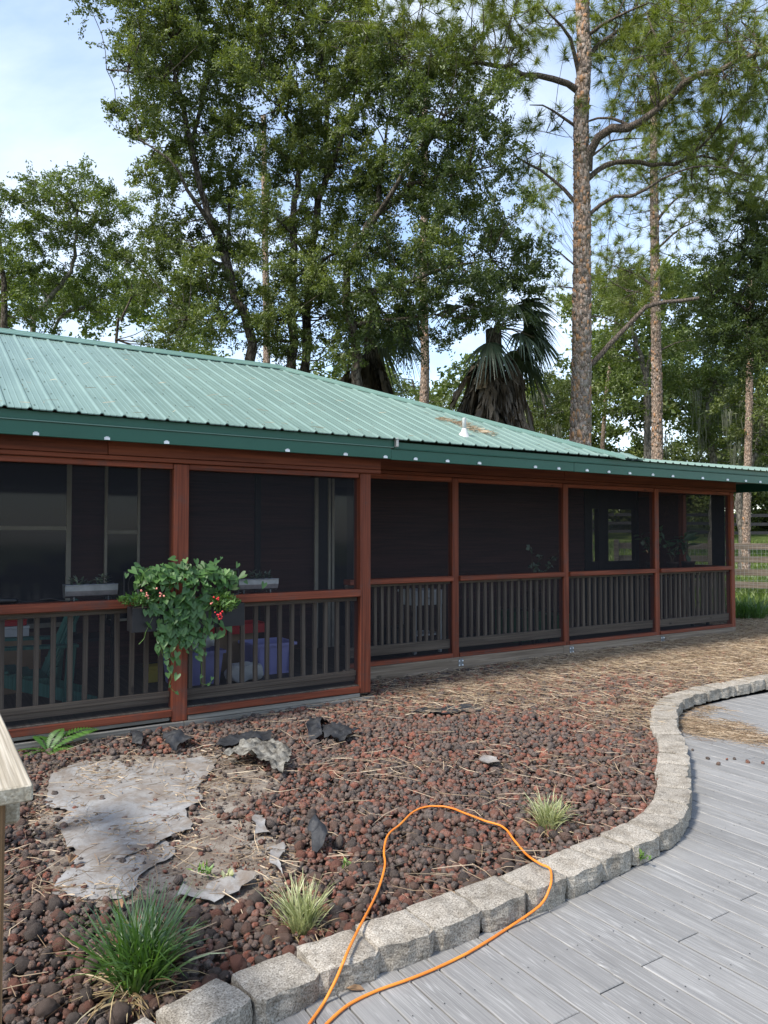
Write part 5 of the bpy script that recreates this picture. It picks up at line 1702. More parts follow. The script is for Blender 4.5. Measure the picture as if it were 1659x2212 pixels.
# ------------------------------------------------------------------ fences and grass at the right
fence = empty('wooden_fence', at(1640, 1270, 19.5).tolist(), 'weathered four-rail wooden fence with wire mesh on the lawn', 'fence')
FA, FB = at(1760, 1157, 18.6), at(1180, 1157, 21.6)
fd = unit((FB - FA) * np.array([1, 1, 0])); fl = np.linalg.norm((FB - FA)[:2])
fang = math.atan2(fd[1], fd[0])
nb = int(fl / 2.4)
for k in range(nb + 1):
    p = FA + fd * (k * 2.4)
    g = float(land_z(p[0], p[1]))
    place('fence_post', box_mesh(.12, .12, 1.55, MAT['fence_x'], .008), fence, (p[0] + fd[1] * -.09, p[1] + fd[0] * .09, .72), (0, 0, fang))
    if k < nb:
        for h in (1.32, .98, .645, .32):
            q = FA + fd * (k * 2.4 + 1.2)
            place('fence_rail', box_mesh(2.39, .035, .16, MAT['fence_x'], .006), fence, (q[0], q[1], h), (0, random.uniform(-.008, .008), fang))
mb = MB()
for k in range(int(fl / .10)):
    p = FA + fd * (k * .10); p2 = p + np.array([fd[1], -fd[0], 0]) * -.022
    mb.box((p2[0] - .0015, p2[1] - .0015, .12), (p2[0] + .0015, p2[1] + .0015, 1.36))
for k in range(13):
    a_, b_ = FA + np.array([fd[1], -fd[0], 0]) * -.022, FB + np.array([fd[1], -fd[0], 0]) * -.022
    mb.bar((a_[0], a_[1], .14 + k * .1), (b_[0], b_[1], .14 + k * .1), .003, .003)
mb.build('wire_mesh', MAT['grey_metal'], fence)['kind'] = 'stuff'
bf = empty('paddock_fence', at(1650, 1150, 34).tolist(), 'low black rail fence far off under the dark trees', 'fence')
A2, B2 = at(1800, 1157, 33), at(1150, 1157, 37)
d2 = unit((B2 - A2) * np.array([1, 1, 0])); l2 = np.linalg.norm((B2 - A2)[:2]); an2 = math.atan2(d2[1], d2[0])
for k in range(int(l2 / 2.5)):
    q = A2 + d2 * (k * 2.5)
    gz = float(land_z(q[0], q[1]))
    place('fence_post', box_mesh(.12, .12, 1.5, MAT['black'], 0), bf, (q[0], q[1], gz + .7), (0, 0, an2))
    for h in (.45, .85, 1.25):
        p = A2 + d2 * (k * 2.5 + 1.25)
        place('fence_rail', box_mesh(2.5, .04, .14, MAT['black'], 0), bf, (p[0], p[1], gz + h), (0, 0, an2))


def blades(n, base_r, L, w, e0, bend, k=6, twist=.4):
    """arching blades from the origin"""
    az = rng.uniform(0, 2 * np.pi, n)
    r = base_r * np.sqrt(rng.random(n))
    a0 = rng.uniform(0, 2 * np.pi, n)
    ln = rng.uniform(*L, n); el = rng.uniform(*e0, n); bd = rng.uniform(*bend, n)
    t = np.linspace(0, 1, k)
    ang = el[:, None] - bd[:, None] * t[None] ** 1.3
    st = ln[:, None] / (k - 1)
    hr = np.concatenate([np.zeros((n, 1)), np.cumsum(np.cos(ang[:, :-1]) * st, 1)], 1); hz = np.concatenate([np.zeros((n, 1)), np.cumsum(np.sin(ang[:, :-1]) * st, 1)], 1)
    swirl = az[:, None] + rng.normal(0, .12, (n, 1)) * t
    P = np.stack([r[:, None] * np.cos(a0)[:, None] + hr * np.cos(swirl), r[:, None] * np.sin(a0)[:, None] + hr * np.sin(swirl), np.maximum(hz, -.02)], -1)
    side = np.stack([-np.sin(az), np.cos(az), np.zeros(n)], -1)[:, None, :] + rng.normal(0, twist, (n, 1, 3))
    W = rng.uniform(w * .7, w * 1.2, n)[:, None] * np.array([.7, 1, 1, .9, .6, .08])[None]
    return ribbons(P, W, unit(np.broadcast_to(side, P.shape)))


def clump(name, label, loc, sets, cat='grass clump'):
    root = empty(name, loc, label, cat)
    for nm, mat, n, br, L, w, e0, bend, tw in sets:
        V, F = blades(n, br, L, w, e0, bend, twist=tw)
        tn = np.repeat(np.clip(rng.normal(.5, .22, n), 0, 1), 12)
        place(nm, np_mesh(nm, V, F, MAT[mat], tn), root, loc)
    return root


p = on_ground(305, 2128, -.05)
clump('lilyturf_clump', 'dark green strap-leaved grass clump nearest the concrete edging at lower left', (p[0], p[1], -.06),
      [('blades', 'lily_blade', 380, .075, (.20, .39), .0095, (.85, 1.5), (.1, 1.4), .5), ('dry_blades', 'dry_blade', 190, .10, (.12, .27), .0065, (.02, .7), (.4, 1.6), .6)])
p = on_ground(652, 2012, -.05)
clump('striped_grass_clump', 'pale striped grass clump left of the orange cord', (p[0], p[1], -.06),
      [('blades', 'pale_blade', 210, .045, (.13, .26), .0062, (.9, 1.5), (.1, 1.1), .5), ('dry_blades', 'dry_blade', 120, .06, (.08, .18), .005, (.0, .7), (.5, 1.6), .6)])
p = on_ground(1185, 1792, -.03)
clump('striped_grass_clump', 'pale striped grass clump right of the orange cord', (p[0], p[1], -.035),
      [('blades', 'pale_blade', 220, .045, (.12, .25), .0065, (.85, 1.5), (.1, 1.4), .5), ('dry_blades', 'dry_blade', 110, .06, (.08, .2), .005, (.0, .7), (.5, 1.6), .6)])
p = on_ground(1612, 1338, .07)
clump('lilyturf_clump', 'dark grass clump beside the far corner post of the porch', (p[0], p[1], .03),
      [('blades', 'lily_blade', 520, .28, (.35, .65), .014, (.7, 1.5), (.4, 1.6), .4), ('dry_blades', 'dry_blade', 160, .3, (.2, .4), .010, (.1, .7), (.5, 1.5), .6)])
p = on_ground(1668, 1320, .07)
clump('lilyturf_clump', 'lighter green grass clump at the right edge before the fence', (p[0], p[1], .03),
      [('blades', 'lawn', 300, .3, (.3, .5), .013, (.7, 1.5), (.4, 1.6), .4)])
# little weeds
for (x, y, lab, mt, s) in ((752, 1880, 'tiny green seedling between rocks left of the cord', 'lime_leaf', .05), (443, 1890, 'small yellowish weed on the bare sandy soil', 'lime_leaf', .07), (488, 1903, 'low pale weed beside the plastic scrap', 'pale_blade', .06),
                           (1388, 1857, 'green weed sprouting at the foot of an edging block', 'lime_leaf', .05)):
    z0 = -.04 if y < 1870 or x < 1000 else DECK_Z
    p = on_ground(x, y, z0)
    n = 16
    C_ = np.array([p[0], p[1], z0 + s * .45]) + rng.normal(0, s * .35, (n, 3)) * np.array([1, 1, .6])
    D_ = unit(C_ - np.array([p[0], p[1], z0]) + rng.normal(0, .02, (n, 3)))
    V, F = leaves(C_, D_, unit(rng.normal(size=(n, 3)) + np.array([0, 0, 2])), s * .7, s * .3)
    tag(place('weed', np_mesh('weed', V - p, F, MAT[mt], np.repeat(rng.random(n), 4)), None, p), lab, 'weed')
# lawn blades before and behind the fence
n = 16000
dd = rng.uniform(13.5, 34, n); uu = rng.uniform(.27, .62, n)
gp = FW[None, :2] * dd[:, None] + RT[None, :2] * (uu * dd)[:, None]
okg = ~((gp[:, 0] < 12.6) & (gp[:, 1] < 12.6)) & (gp[:, 1] > edge_y(gp[:, 0]) + 2.5)
gp = gp[okg]; n = len(gp)
t = np.linspace(0, 1, 3)
hh = rng.uniform(.07, .22, n); dirn = rng.normal(0, .35, (n, 2))
P = np.stack([gp[:, None, 0] + dirn[:, None, 0] * (hh[:, None] * t ** 2), gp[:, None, 1] + dirn[:, None, 1] * (hh[:, None] * t ** 2), land_z(gp[:, 0], gp[:, 1])[:, None] + hh[:, None] * t], -1)
V, F = ribbons(P, np.full((n, 3), .03) * np.array([1, .8, .1]))
tag(place('lawn_grass', np_mesh('lawn_grass', V, F, MAT['lawn'], np.repeat(rng.random(n), 6))), 'sunlit green grass around the wooden fence', 'grass', kind='stuff')

# ------------------------------------------------------------------ fern by the skirt board
p = on_ground(104, 1612, -.07)
p = p * (6.20 / p[1])
fern = empty('fern', (p[0], p[1], -.05), 'bright green fern growing against the porch skirt board', 'fern')
for k, (az, el, L_) in enumerate(((.25, .75, .42), (1.9, .9, .26), (2.8, .55, .26), (-.6, .5, .24), (3.6, .4, .3), (-1.4, .45, .2), (.9, 1.1, .25))):
    m = 18
    t = np.linspace(.0, 1, m)
    ang = el - .95 * t
    d = np.stack([np.cos(az) * np.cos(ang), np.sin(az) * np.cos(ang) * .6, np.sin(ang)], -1) * L_ / m
    S = np.cumsum(d, 0)
    sd = np.array([-math.sin(az), math.cos(az), 0.15])
    parts, tn = [], []
    for sg in (-1, 1):
        ln = L_ * .26 * np.sin(np.pi * np.clip(t * .85 + .12, 0, 1))
        dirs = unit(sd * sg + unit(d) * .45 + np.array([0, 0, -.1]))
        C_ = S + dirs * ln[:, None] * .5
        nr = np.cross(dirs, unit(d)) * sg
        parts.append(leaves(C_, dirs, unit(nr + rng.normal(0, .1, nr.shape)), ln, L_ / m * 1.15, .1))
    V, F = merge(parts)
    fr = place('frond', np_mesh('frond', V, F, MAT['fern'], np.repeat(np.clip(rng.normal(.5, .2, 2 * m), 0, 1), 4)), fern, fern.location)

# ------------------------------------------------------------------ orange extension cord
cord_px = [(655, 2235, 0), (668, 2212, 0), (700, 2165, 1), (728, 2110, 2), (752, 2052, 2), (776, 2002, 3), (800, 1958, 3), (820, 1912, 3), (831, 1868, 3), (829, 1836, 3), (838, 1802, 3), (866, 1778, 3), (888, 1756, 3), (910, 1744, 3), (940, 1740, 3), (972, 1743, 3), (1010, 1757, 3),
           (1050, 1772, 3), (1088, 1785, 3), (1110, 1812, 3), (1140, 1846, 3), (1168, 1864, 2), (1186, 1873, 2), (1190, 1892, 2), (1184, 1922, 2), (1168, 1950, 1), (1138, 1974, 0), (1100, 1999, 0), (1050, 2031, 0), (1000, 2060, 0), (940, 2089, 0), (880, 2114, 0), (812, 2139, 0), (752, 2170, 0), (705, 2212, 0), (688, 2235, 0)]
pp = spline([(x, y, 0) for x, y, k in cord_px], 260)[:, :2]
pp += np.cumsum(rng.normal(0, .35, pp.shape), 0) * np.sin(np.linspace(0, np.pi, 260))[:, None] * .5
zz = np.zeros(260)
def over(i, z):
    q = on_ground(pp[i, 0], pp[i, 1], z)
    return q[1] - float(edge_y(q[0]))


BT, BK, BD = .045, -.016, DECK_Z + .008      # block top, front face, boards
for i in range(260):
    if over(i, BT) >= BK:
        zz[i] = BT if over(i, BT) < .225 else .008
    elif over(i, BD) <= BK:
        zz[i] = BD
    else:                                     # hangs down the face of a block
        lo_, hi_ = BD, BT
        for _ in range(24):
            m_ = (lo_ + hi_) / 2
            if over(i, m_) > BK: lo_ = m_
            else: hi_ = m_
        zz[i] = hi_
zz = np.convolve(np.pad(zz, 1, mode='edge'), np.array([.25, .5, .25]), 'valid')
CP = np.array([on_ground(pp[i, 0], pp[i, 1], zz[i]) for i in range(260)])
V, F = tube_np(CP, np.full(260, .0056), 8)
me = np_mesh('extension_cord', V - CP[130], F, MAT['cord'], smooth=True)
tag(place('extension_cord', me, None, CP[130].tolist()), 'orange extension cord looped over the lava rocks and the edging blocks', 'cord')

# ------------------------------------------------------------------ near deck railing at the left edge
rail = empty('deck_railing', (.12, 1.98, DECK_Z), 'bleached wooden deck railing end at the left edge', 'railing')
box('cap_board', (.060, 1.905, .985), (.236, 4.60, 1.024), MAT['cap_y'], rail, .004)
box('post', (.075, 1.94, DECK_Z), (.182, 2.045, .984), MAT['treated_z'], rail, .006)
box('side_rail', (.187, 2.06, .885), (.226, 4.6, .983), MAT['cap_y'], rail, .008)
box('post', (.085, 4.40, DECK_Z), (.182, 4.50, .984), MAT['treated_z'], rail, .006)

# ------------------------------------------------------------------ planters on the porch rail
def heart(s=1.0):
    pts = [(0, -.02), (.030, -.055), (.052, -.035), (.050, .0), (.030, .038), (0, .085), (-.030, .038), (-.050, 0), (-.052, -.035), (-.030, -.055)]
    return np.array([(x * s, y * s, .012 * s * (abs(x) / .05)) for x, y in pts])


def heart_leaves(C, D, N, S):
    """C points, D tip direction, N normal, S size"""
    H = heart()
    side = unit(np.cross(D, N))
    V = C[:, None, :] + S[:, None, None] * (H[None, :, 0:1] * side[:, None, :] + H[None, :, 1:2] * D[:, None, :] + H[None, :, 2:3] * N[:, None, :])
    m = len(C); b = np.arange(m) * 10
    F = np.concatenate([np.stack([b, b + i, b + i + 1], -1) for i in range(1, 9)])
    return V.reshape(-1, 3), F


def on_y(x, y, Y):
    d = ray(x, y)
    return EYE + d * (Y / d[1])


planter = empty('hanging_planter', (1.9, 6.18, .82), 'black metal window planter overflowing with trailing green vine on the porch post', 'planter')
for (xa, xb_) in ((1.455, 1.83), (2.0, 2.40)):
    pb = MB()
    x0, x1, y0, y1, z0, z1 = xa, xb_, 6.09, 6.265, .825, 1.02
    for lo, hi in (((x0, y0, z0), (x1, y0 + .006, z1)), ((x0, y1 - .006, z0), (x1, y1, z1)), ((x0, y0 + .0065, z0), (x0 + .006, y1 - .0065, z1)), ((x1 - .006, y0 + .0065, z0), (x1, y1 - .0065, z1)), ((x0 + .0065, y0 + .0065, z0 + .002), (x1 - .0065, y1 - .0065, z0 + .02))):
        pb.box(lo, hi)
    bx_ = pb.build('trough', MAT['black'], planter)
    box('potting_soil', (x0 + .008, y0 + .008, z1 - .05), (x1 - .008, y1 - .008, z1 - .012), MAT['soil'], planter, 0)
    fm = MB()
    fm.bar((xa - .02, 6.29, 1.30), (xb_ + .02, 6.29, 1.30), .012, .012).bar((xa - .02, 6.29, 1.08), (xb_ + .02, 6.29, 1.08), .012, .012)
    for xx in np.linspace(xa - .02, xb_ + .02, 4): fm.bar((xx, 6.29, 1.075), (xx, 6.29, 1.305), .010, .010)
    for k in range(3):
        cx_ = xa + (k + .5) * (xb_ - xa) / 3
        fm.tube([(cx_ + .05 * math.cos(q), 6.29, 1.19 + .09 * math.sin(q)) for q in np.linspace(.4, 5.0, 10)], .005, 5)
    fm.build('scroll_frame', MAT['black'], planter)
vine_c, vine_d, vine_n, vine_s, stems = [], [], [], [], []


def add_leaf(p, hang=.6, size=1.0):
    d = unit(np.array([rng.normal(0, .42), -.30 + rng.normal(0, .2), -hang + rng.normal(0, .25)]))
    nr = np.array([rng.normal(0, .35), -.7 + rng.normal(0, .25), .7 + rng.normal(0, .3)])
    nr = unit(nr - d * (nr @ d))
    vine_c.append(p); vine_d.append(d); vine_n.append(nr); vine_s.append(size * rng.uniform(.40, .80))


for _ in range(420):          # mound
    a_ = rng.uniform(0, 2 * np.pi); r_ = rng.random() ** .5
    x, y = 402 + 112 * r_ * math.cos(a_), 1262 + 48 * r_ * math.sin(a_) - 6 * math.cos(a_ * 2)
    if rng.random() < .25: x, y = 402 + rng.normal(0, 55), 1240 + rng.normal(0, 12)
    Yd = 6.22 - .20 * math.sqrt(max(0, 1 - r_ * r_)) + rng.uniform(-.03, .05)
    add_leaf(on_y(x, y, Yd), .45, rng.uniform(.7, 1.0))
for _ in range(300):          # front fall below the troughs
    t = rng.random()
    x, y = 393 + rng.normal(0, 36 - 10 * t), 1290 + 95 * t
    add_leaf(on_y(x, y, 6.05 + .05 * t + rng.uniform(-.03, .04)), .75, .85)
strands = [[(352, 1360), (345, 1390), (352, 1415), (368, 1440), (372, 1462)], [(362, 1370), (362, 1400), (375, 1425), (372, 1450)], [(345, 1350), (338, 1380), (350, 1405), (365, 1428)], [(378, 1360), (385, 1385), (372, 1410)],
           [(420, 1350), (440, 1375), (432, 1395), (440, 1408), (430, 1425)], [(410, 1360), (405, 1385), (412, 1402), (425, 1408)], [(430, 1340), (448, 1360), (440, 1390), (428, 1398)], [(400, 1340), (395, 1370), (385, 1395)]]
for st in strands:
    P = spline([on_y(x, y, 6.09) for x, y in st], 14)
    stems.append((P, .0022))
    for k in range(2, 14):
        if rng.random() < .78: add_leaf(P[k] + rng.normal(0, .012, 3) + np.array([rng.choice([-1, 1]) * .025, -.01, 0]), .8, .68)
for st in ([(372, 1462), (366, 1480), (372, 1490), (382, 1497)], [(330, 1335), (315, 1365), (312, 1378), (300, 1392)], [(455, 1330), (462, 1345), (450, 1362)], [(305, 1262), (310, 1240), (325, 1228), (348, 1226), (352, 1236)], [(452, 1234), (462, 1222), (474, 1212), (478, 1205)], [(492, 1236), (503, 1238), (506, 1252)], [(432, 1420), (436, 1450), (434, 1475), (452, 1478), (458, 1465)]):
    P = spline([on_y(x, y, 6.09) for x, y in st], 12)
    stems.append((P, .0024))
    for k in (5, 9, 11):
        if rng.random() < .6: add_leaf(P[k], .7, .4)
n = len(vine_c)
V, F = heart_leaves(np.array(vine_c), np.array(vine_d), np.array(vine_n), np.array(vine_s))
o = np.array(planter.location)
place('vine_leaves', np_mesh('vine_leaves', V - o, F, MAT['vine_leaf'], np.repeat(np.clip(rng.normal(.45, .22, n), 0, 1), 10)), planter, planter.location)
V, F = merge([tube_np(P, np.full(len(P), r_), 4) for P, r_ in stems])
place('vine_stems', np_mesh('vine_stems', V - o, F, MAT['lime_leaf'], np.full(len(V), .3)), planter, planter.location)['kind'] = 'stuff'
# flowering shrubs at both ends
for (nm, cx_, cy_, rx_, ry_, nlf, mt, fl) in (('small_leaved_shrub', 300, 1295, 46, 13, 210, 'vine_leaf', 'pink_flower'), ('lime_shrub', 482, 1300, 32, 22, 230, 'lime_leaf', 'red_flower')):
    C_, D_ = [], []
    for _ in range(nlf):
        a_ = rng.uniform(0, 6.28); r_ = rng.random() ** .5
        q = on_y(cx_ + rx_ * r_ * math.cos(a_), cy_ + ry_ * r_ * math.sin(a_), 6.10 - .08 * math.sqrt(max(0, 1 - r_ * r_)) + rng.uniform(-.02, .06))
        C_.append(q); D_.append(unit(np.array([math.cos(a_) * .6, -.5, .35 - .6 * math.sin(a_) * 0 + rng.normal(0, .4)]) + rng.normal(0, .3, 3)))
    C_, D_ = np.array(C_), np.array(D_)
    nr = unit(rng.normal(size=C_.shape) * .6 + np.array([0, -.6, 1]))
    nr = unit(nr - D_ * np.sum(nr * D_, 1, keepdims=True))
    V, F = leaves(C_, D_, nr, .062 * rng.uniform(.6, 1.2, nlf), .018)
    place(nm, np_mesh(nm, V - o, F, MAT[mt], np.repeat(np.clip(rng.normal(.5, .25, nlf), 0, 1), 4)), planter, planter.location)
for (x, y, mt, nb_, sp) in ((322, 1288, 'pink_flower', 5, .012), (349, 1284, 'pink_flower', 6, .012), (305, 1276, 'pink_flower', 3, .009), (336, 1272, 'pink_flower', 2, .007), (467, 1291, 'red_flower', 5, .012), (456, 1305, 'pink_flower', 2, .008), (475, 1325, 'red_flower', 9, .014), (474, 1334, 'red_flower', 4, .010)):
    q = on_y(x, y, 5.985)
    V0, F0 = ico(1)
    parts = [(V0 * rng.uniform(.006, .010) + q + rng.normal(0, sp, 3) * np.array([1.2, .5, .8]), F0) for _ in range(nb_)]
    V, F = merge(parts)
    place('flower_head', np_mesh('flower_head', V - q, F, MAT[mt], smooth=True), planter, q)


def trough_planter(x0, x1, label, seed):
    y, z0 = 6.445, 1.093
    root = empty('trough_planter', ((x0 + x1) / 2, y, 1.072), label, 'planter')
    mb = MB()
    prof = [(-.075, .105), (-.072, .06), (-.055, .02), (-.025, .003), (.025, .003), (.055, .02), (.072, .06), (.075, .105)]
    vs, fs = [], []
    for xx in (x0, x1):
        for a_, b_ in prof: vs.append((xx, y + a_, z0 + b_))
    m = len(prof)
    fs = [(i, i + 1, m + i + 1, m + i) for i in range(m - 1)] + [tuple(range(m)), tuple(reversed(range(m, 2 * m)))]
    mb.add(vs, fs)
    mb.build('trough', MAT['galvanised'], root, False)
    rm = MB()
    for yy in (y - .076, y + .076): rm.tube([(x0, yy, z0 + .106), (x1, yy, z0 + .106)], .005, 6)
    rm.build('rolled_rim', MAT['galvanised'], root)
    box('potting_soil', (x0 + .006, y - .070, z0 + .07), (x1 - .006, y + .070, z0 + .096), MAT['soil'], root, 0)
    for xx in (x0 + .07, x1 - .07):
        MB().bar((xx, y - .045, z0 - .022), (xx, y - .045, z0 + .012), .012, .01).bar((xx, y + .045, z0 - .022), (xx, y + .045, z0 + .012), .012, .01).bar((xx, y - .05, z0 - .004), (xx, y + .05, z0 - .004), .012, .008).build('foot', MAT['galvanised'], root)
    r_ = np.random.default_rng(seed)
    C_, D_ = [], []
    for g in range(7):
        c = np.array([x0 + .05 + (x1 - x0 - .1) * (g + .5) / 7 + r_.normal(0, .012), y + r_.uniform(-.05, .02), z0 + .10])
        hgt = r_.choice([.03, .05, .09])
        for k in range(11):
            d = unit(np.array([r_.normal(0, 1), r_.normal(0, 1), r_.uniform(.1, 1.2)]))
            C_.append(c + np.array([0, 0, hgt * r_.random()]) + d * .022); D_.append(d)
    C_, D_ = np.array(C_), np.array(D_)
    nr = unit(np.cross(D_, np.cross(np.array([0, 0, 1.0]), D_) + 1e-3))
    V, F = leaves(C_, D_, nr, .068, .022)
    oo = np.array(root.location)
    place('succulents', np_mesh('succulents', V - oo, F, MAT['silver_leaf'], np.repeat(r_.random(len(C_)), 4)), root, root.location)
    return root


trough_planter(1.00, 1.405, 'galvanised trough planter left of the trailing vine', 5)
trough_planter(2.445, 2.845, 'galvanised trough planter right of the trailing vine', 9)
# plug and cable lying on the rail
mb = MB()
mb.tube([(.50, 6.40, 1.105), (.53, 6.40, 1.10), (.64, 6.40, 1.095), (.66, 6.40, 1.094)], [.022, .024, .022, .012], 8)
mb.tube(spline([(.66, 6.40, 1.094), (.75, 6.42, 1.08), (.84, 6.39, 1.095), (.90, 6.37, 1.10), (.97, 6.38, 1.082), (1.03, 6.34, 1.078)], 20), .006, 6)
cb = mb.build('power_cable', MAT['black_rubber'], None, True)
tag(cb, 'black cable and plug end lying on the porch rail', 'cable')
MB().tube(spline([(.66, 6.34, 1.076), (.9, 6.33, 1.076), (1.3, 6.35, 1.076)], 8), .004, 5)

# ------------------------------------------------------------------ things kept on the porch
def chair_board(mb, a_, b_, w, th): mb.bar(a_, b_, w, th)


ad = empty('adirondack_chair', (.85, 7.05, FLOOR_Z), 'teal slatted garden chair behind the left balusters', 'chair')
X0, Y0, Z0 = .80, 7.05, FLOOR_Z
# seat faces -X, back leans towards +X
for k in range(5):
    yy = Y0 - .20 + k * .10
    MB().bar((X0 + .16, yy, Z0 + .26), (X0 + .40, yy + (k - 2) * .012, Z0 + (.84, .89, .91, .89, .84)[k]), .085, .02).build('back_slat', MAT['teal'], ad)
for k in range(5):
    xx = X0 - .30 + k * .10
    MB().box((xx - .042, Y0 - .26, Z0 + .37 - k * .028), (xx + .042, Y0 + .26, Z0 + .39 - k * .028)).build('seat_slat', MAT['teal'], ad)
for sg in (-1, 1):
    yy = Y0 + sg * .29
    MB().box((X0 - .36, yy - .012, Z0), (X0 - .27, yy + .012, Z0 + .55)).build('leg', MAT['teal'], ad)
    MB().bar((X0 - .34, yy - sg * .03, Z0 + .34), (X0 + .52, yy - sg * .03, Z0 + .03), .022, .10).build('side_rail', MAT['teal'], ad)
    MB().bar((X0 - .40, yy + sg * .02, Z0 + .56), (X0 + .36, yy + sg * .02, Z0 + .54), .12, .022).build('armrest', MAT['teal'], ad)
    MB().bar((X0 + .28, yy, Z0 + .02), (X0 + .32, yy, Z0 + .55), .024, .07).build('leg', MAT['teal'], ad)
MB().bar((X0 + .20, Y0 - .30, Z0 + .34), (X0 + .20, Y0 + .30, Z0 + .34), .02, .06).build('cross_rail', MAT['teal'], ad)
MB().bar((X0 + .34, Y0 - .28, Z0 + .68), (X0 + .34, Y0 + .28, Z0 + .68), .02, .06).build('cross_rail', MAT['teal'], ad)


def tub(x, y, z, w, d, h, label, mat='lavender'):
    root = empty('storage_tub', (x, y, z), label, 'tub')
    mb = MB()
    t_ = .03
    vs = [(x - w / 2 + t_, y - d / 2 + t_, z), (x + w / 2 - t_, y - d / 2 + t_, z), (x + w / 2 - t_, y + d / 2 - t_, z), (x - w / 2 + t_, y + d / 2 - t_, z), (x - w / 2, y - d / 2, z + h), (x + w / 2, y - d / 2, z + h), (x + w / 2, y + d / 2, z + h), (x - w / 2, y + d / 2, z + h)]
    mb.add(vs, [(3, 2, 1, 0), (0, 1, 5, 4), (1, 2, 6, 5), (2, 3, 7, 6), (3, 0, 4, 7)])
    mb.build('bin', MAT[mat], root)
    rm = MB()
    for lo, hi in (((x - w / 2 - .02, y - d / 2 - .02, z + h - .03), (x + w / 2 + .02, y - d / 2, z + h)), ((x - w / 2 - .02, y + d / 2, z + h - .03), (x + w / 2 + .02, y + d / 2 + .02, z + h)),
                   ((x - w / 2 - .02, y - d / 2 + .001, z + h - .03), (x - w / 2, y + d / 2 - .001, z + h)), ((x + w / 2, y - d / 2 + .001, z + h - .03), (x + w / 2 + .02, y + d / 2 - .001, z + h))): rm.box(lo, hi)
    rm.build('rim', MAT[mat], root)
    for k in range(4):
        MB().box((x - w / 2 + .06 + k * (w - .12) / 3 - .008, y - d / 2 + .004, z + .02), (x - w / 2 + .06 + k * (w - .12) / 3 + .008, y - d / 2 + .03, z + h - .03)).build('rib', MAT[mat], root)
    return root


def sack(name, label, x, y, z, w, d, h, mat, cat='sack'):
    from mathutils import noise as mn
    V0, F0 = ico(4)
    V = []
    for p in V0:
        q = Vector(p)
        s_ = 1 / max(abs(q.x), abs(q.y), abs(q.z)) ** .55
        v_ = Vector((q.x * w / 2 * s_, q.y * d / 2 * s_, q.z * h / 2 * s_)) * .9
        v_ += mn.noise_vector(v_ * 9 + Vector((x, y, 0))) * .035
        V.append((v_.x, v_.y, max(v_.z, -h / 2)))
    return tag(place(name, np_mesh(name, np.array(V), F0, MAT[mat], smooth=True), None, (x, y, z + h / 2)), label, cat)


F0z = FLOOR_Z
tub(2.35, 7.35, F0z, .50, .40, .33, 'lavender storage tub behind the vine post')
tub(3.22, 7.50, F0z, .46, .40, .33, 'lavender storage tub near the corner post')
sack('white_sack', 'slumped white sack between the two lavender tubs', 2.80, 7.10, F0z, .40, .30, .20, 'white_cloth')
sack('white_sack', 'white bundle lying on the tub behind the vine post', 2.42, 7.38, F0z + .33, .34, .28, .13, 'white_cloth', 'bundle')
rt = empty('red_tray', (2.95, 7.9, F0z), 'red plastic tray on a low crate behind the balusters', 'tray')
MB().box((2.62, 7.72, F0z + .40), (3.30, 8.06, F0z + .42)).box((2.62, 7.70, F0z + .40), (3.30, 7.72, F0z + .50)).box((2.62, 8.06, F0z + .40), (3.30, 8.08, F0z + .50)).box((2.60, 7.72, F0z + .40), (2.62, 8.06, F0z + .50)).box((3.30, 7.72, F0z + .40), (3.32, 8.06, F0z + .50)).build('tray', MAT['red_plastic'], rt)
MB().box((2.70, 7.76, F0z), (3.22, 8.02, F0z + .395)).build('crate', MAT['card'], rt)
for (nm, lo, hi, mt, lab, ct) in (
        ('carton', (1.96, 7.55, F0z), (2.10, 7.72, F0z + .16), 'yellow', 'yellow carton on the floor left of the vine post', 'carton'),
        ('cardboard_box', (.62, 7.70, F0z), (1.00, 8.05, F0z + .52), 'card', 'brown cardboard box behind the teal chair', 'box'),
        ('shoe_box', (.68, 7.72, F0z + .523), (.90, 7.95, F0z + .62), 'white_cloth', 'white box stacked on the brown cardboard box', 'box'),
        ('game_box', (.69, 7.74, F0z + .623), (.88, 7.94, F0z + .68), 'red_plastic', 'thin red box on top of the white box', 'box'),
        ('yellow_packet', (.72, 7.76, F0z + .683), (.84, 7.88, F0z + .76), 'yellow', 'yellow packet topping the box stack behind the teal chair', 'packet'),
        ('green_crate', (6.95, 7.7, F0z), (7.50, 8.1, F0z + .42), 'green_box', 'low green crate in the middle of the set-back porch', 'crate'),
        ('green_crate', (7.75, 7.75, F0z), (8.15, 8.1, F0z + .32), 'green_box', 'small green crate nearest the pillar before the openings', 'crate')):
    root = empty(nm, ((lo[0] + hi[0]) / 2, (lo[1] + hi[1]) / 2, lo[2]), lab, ct)
    h_ = hi[2] - lo[2]
    box('body', lo, (hi[0], hi[1], hi[2] - h_ * .22), MAT[mt], root, .004)
    box('lid', (lo[0] - .004, lo[1] - .004, hi[2] - h_ * .22 + .001), (hi[0] + .004, hi[1] + .004, hi[2]), MAT[mt], root, .004)
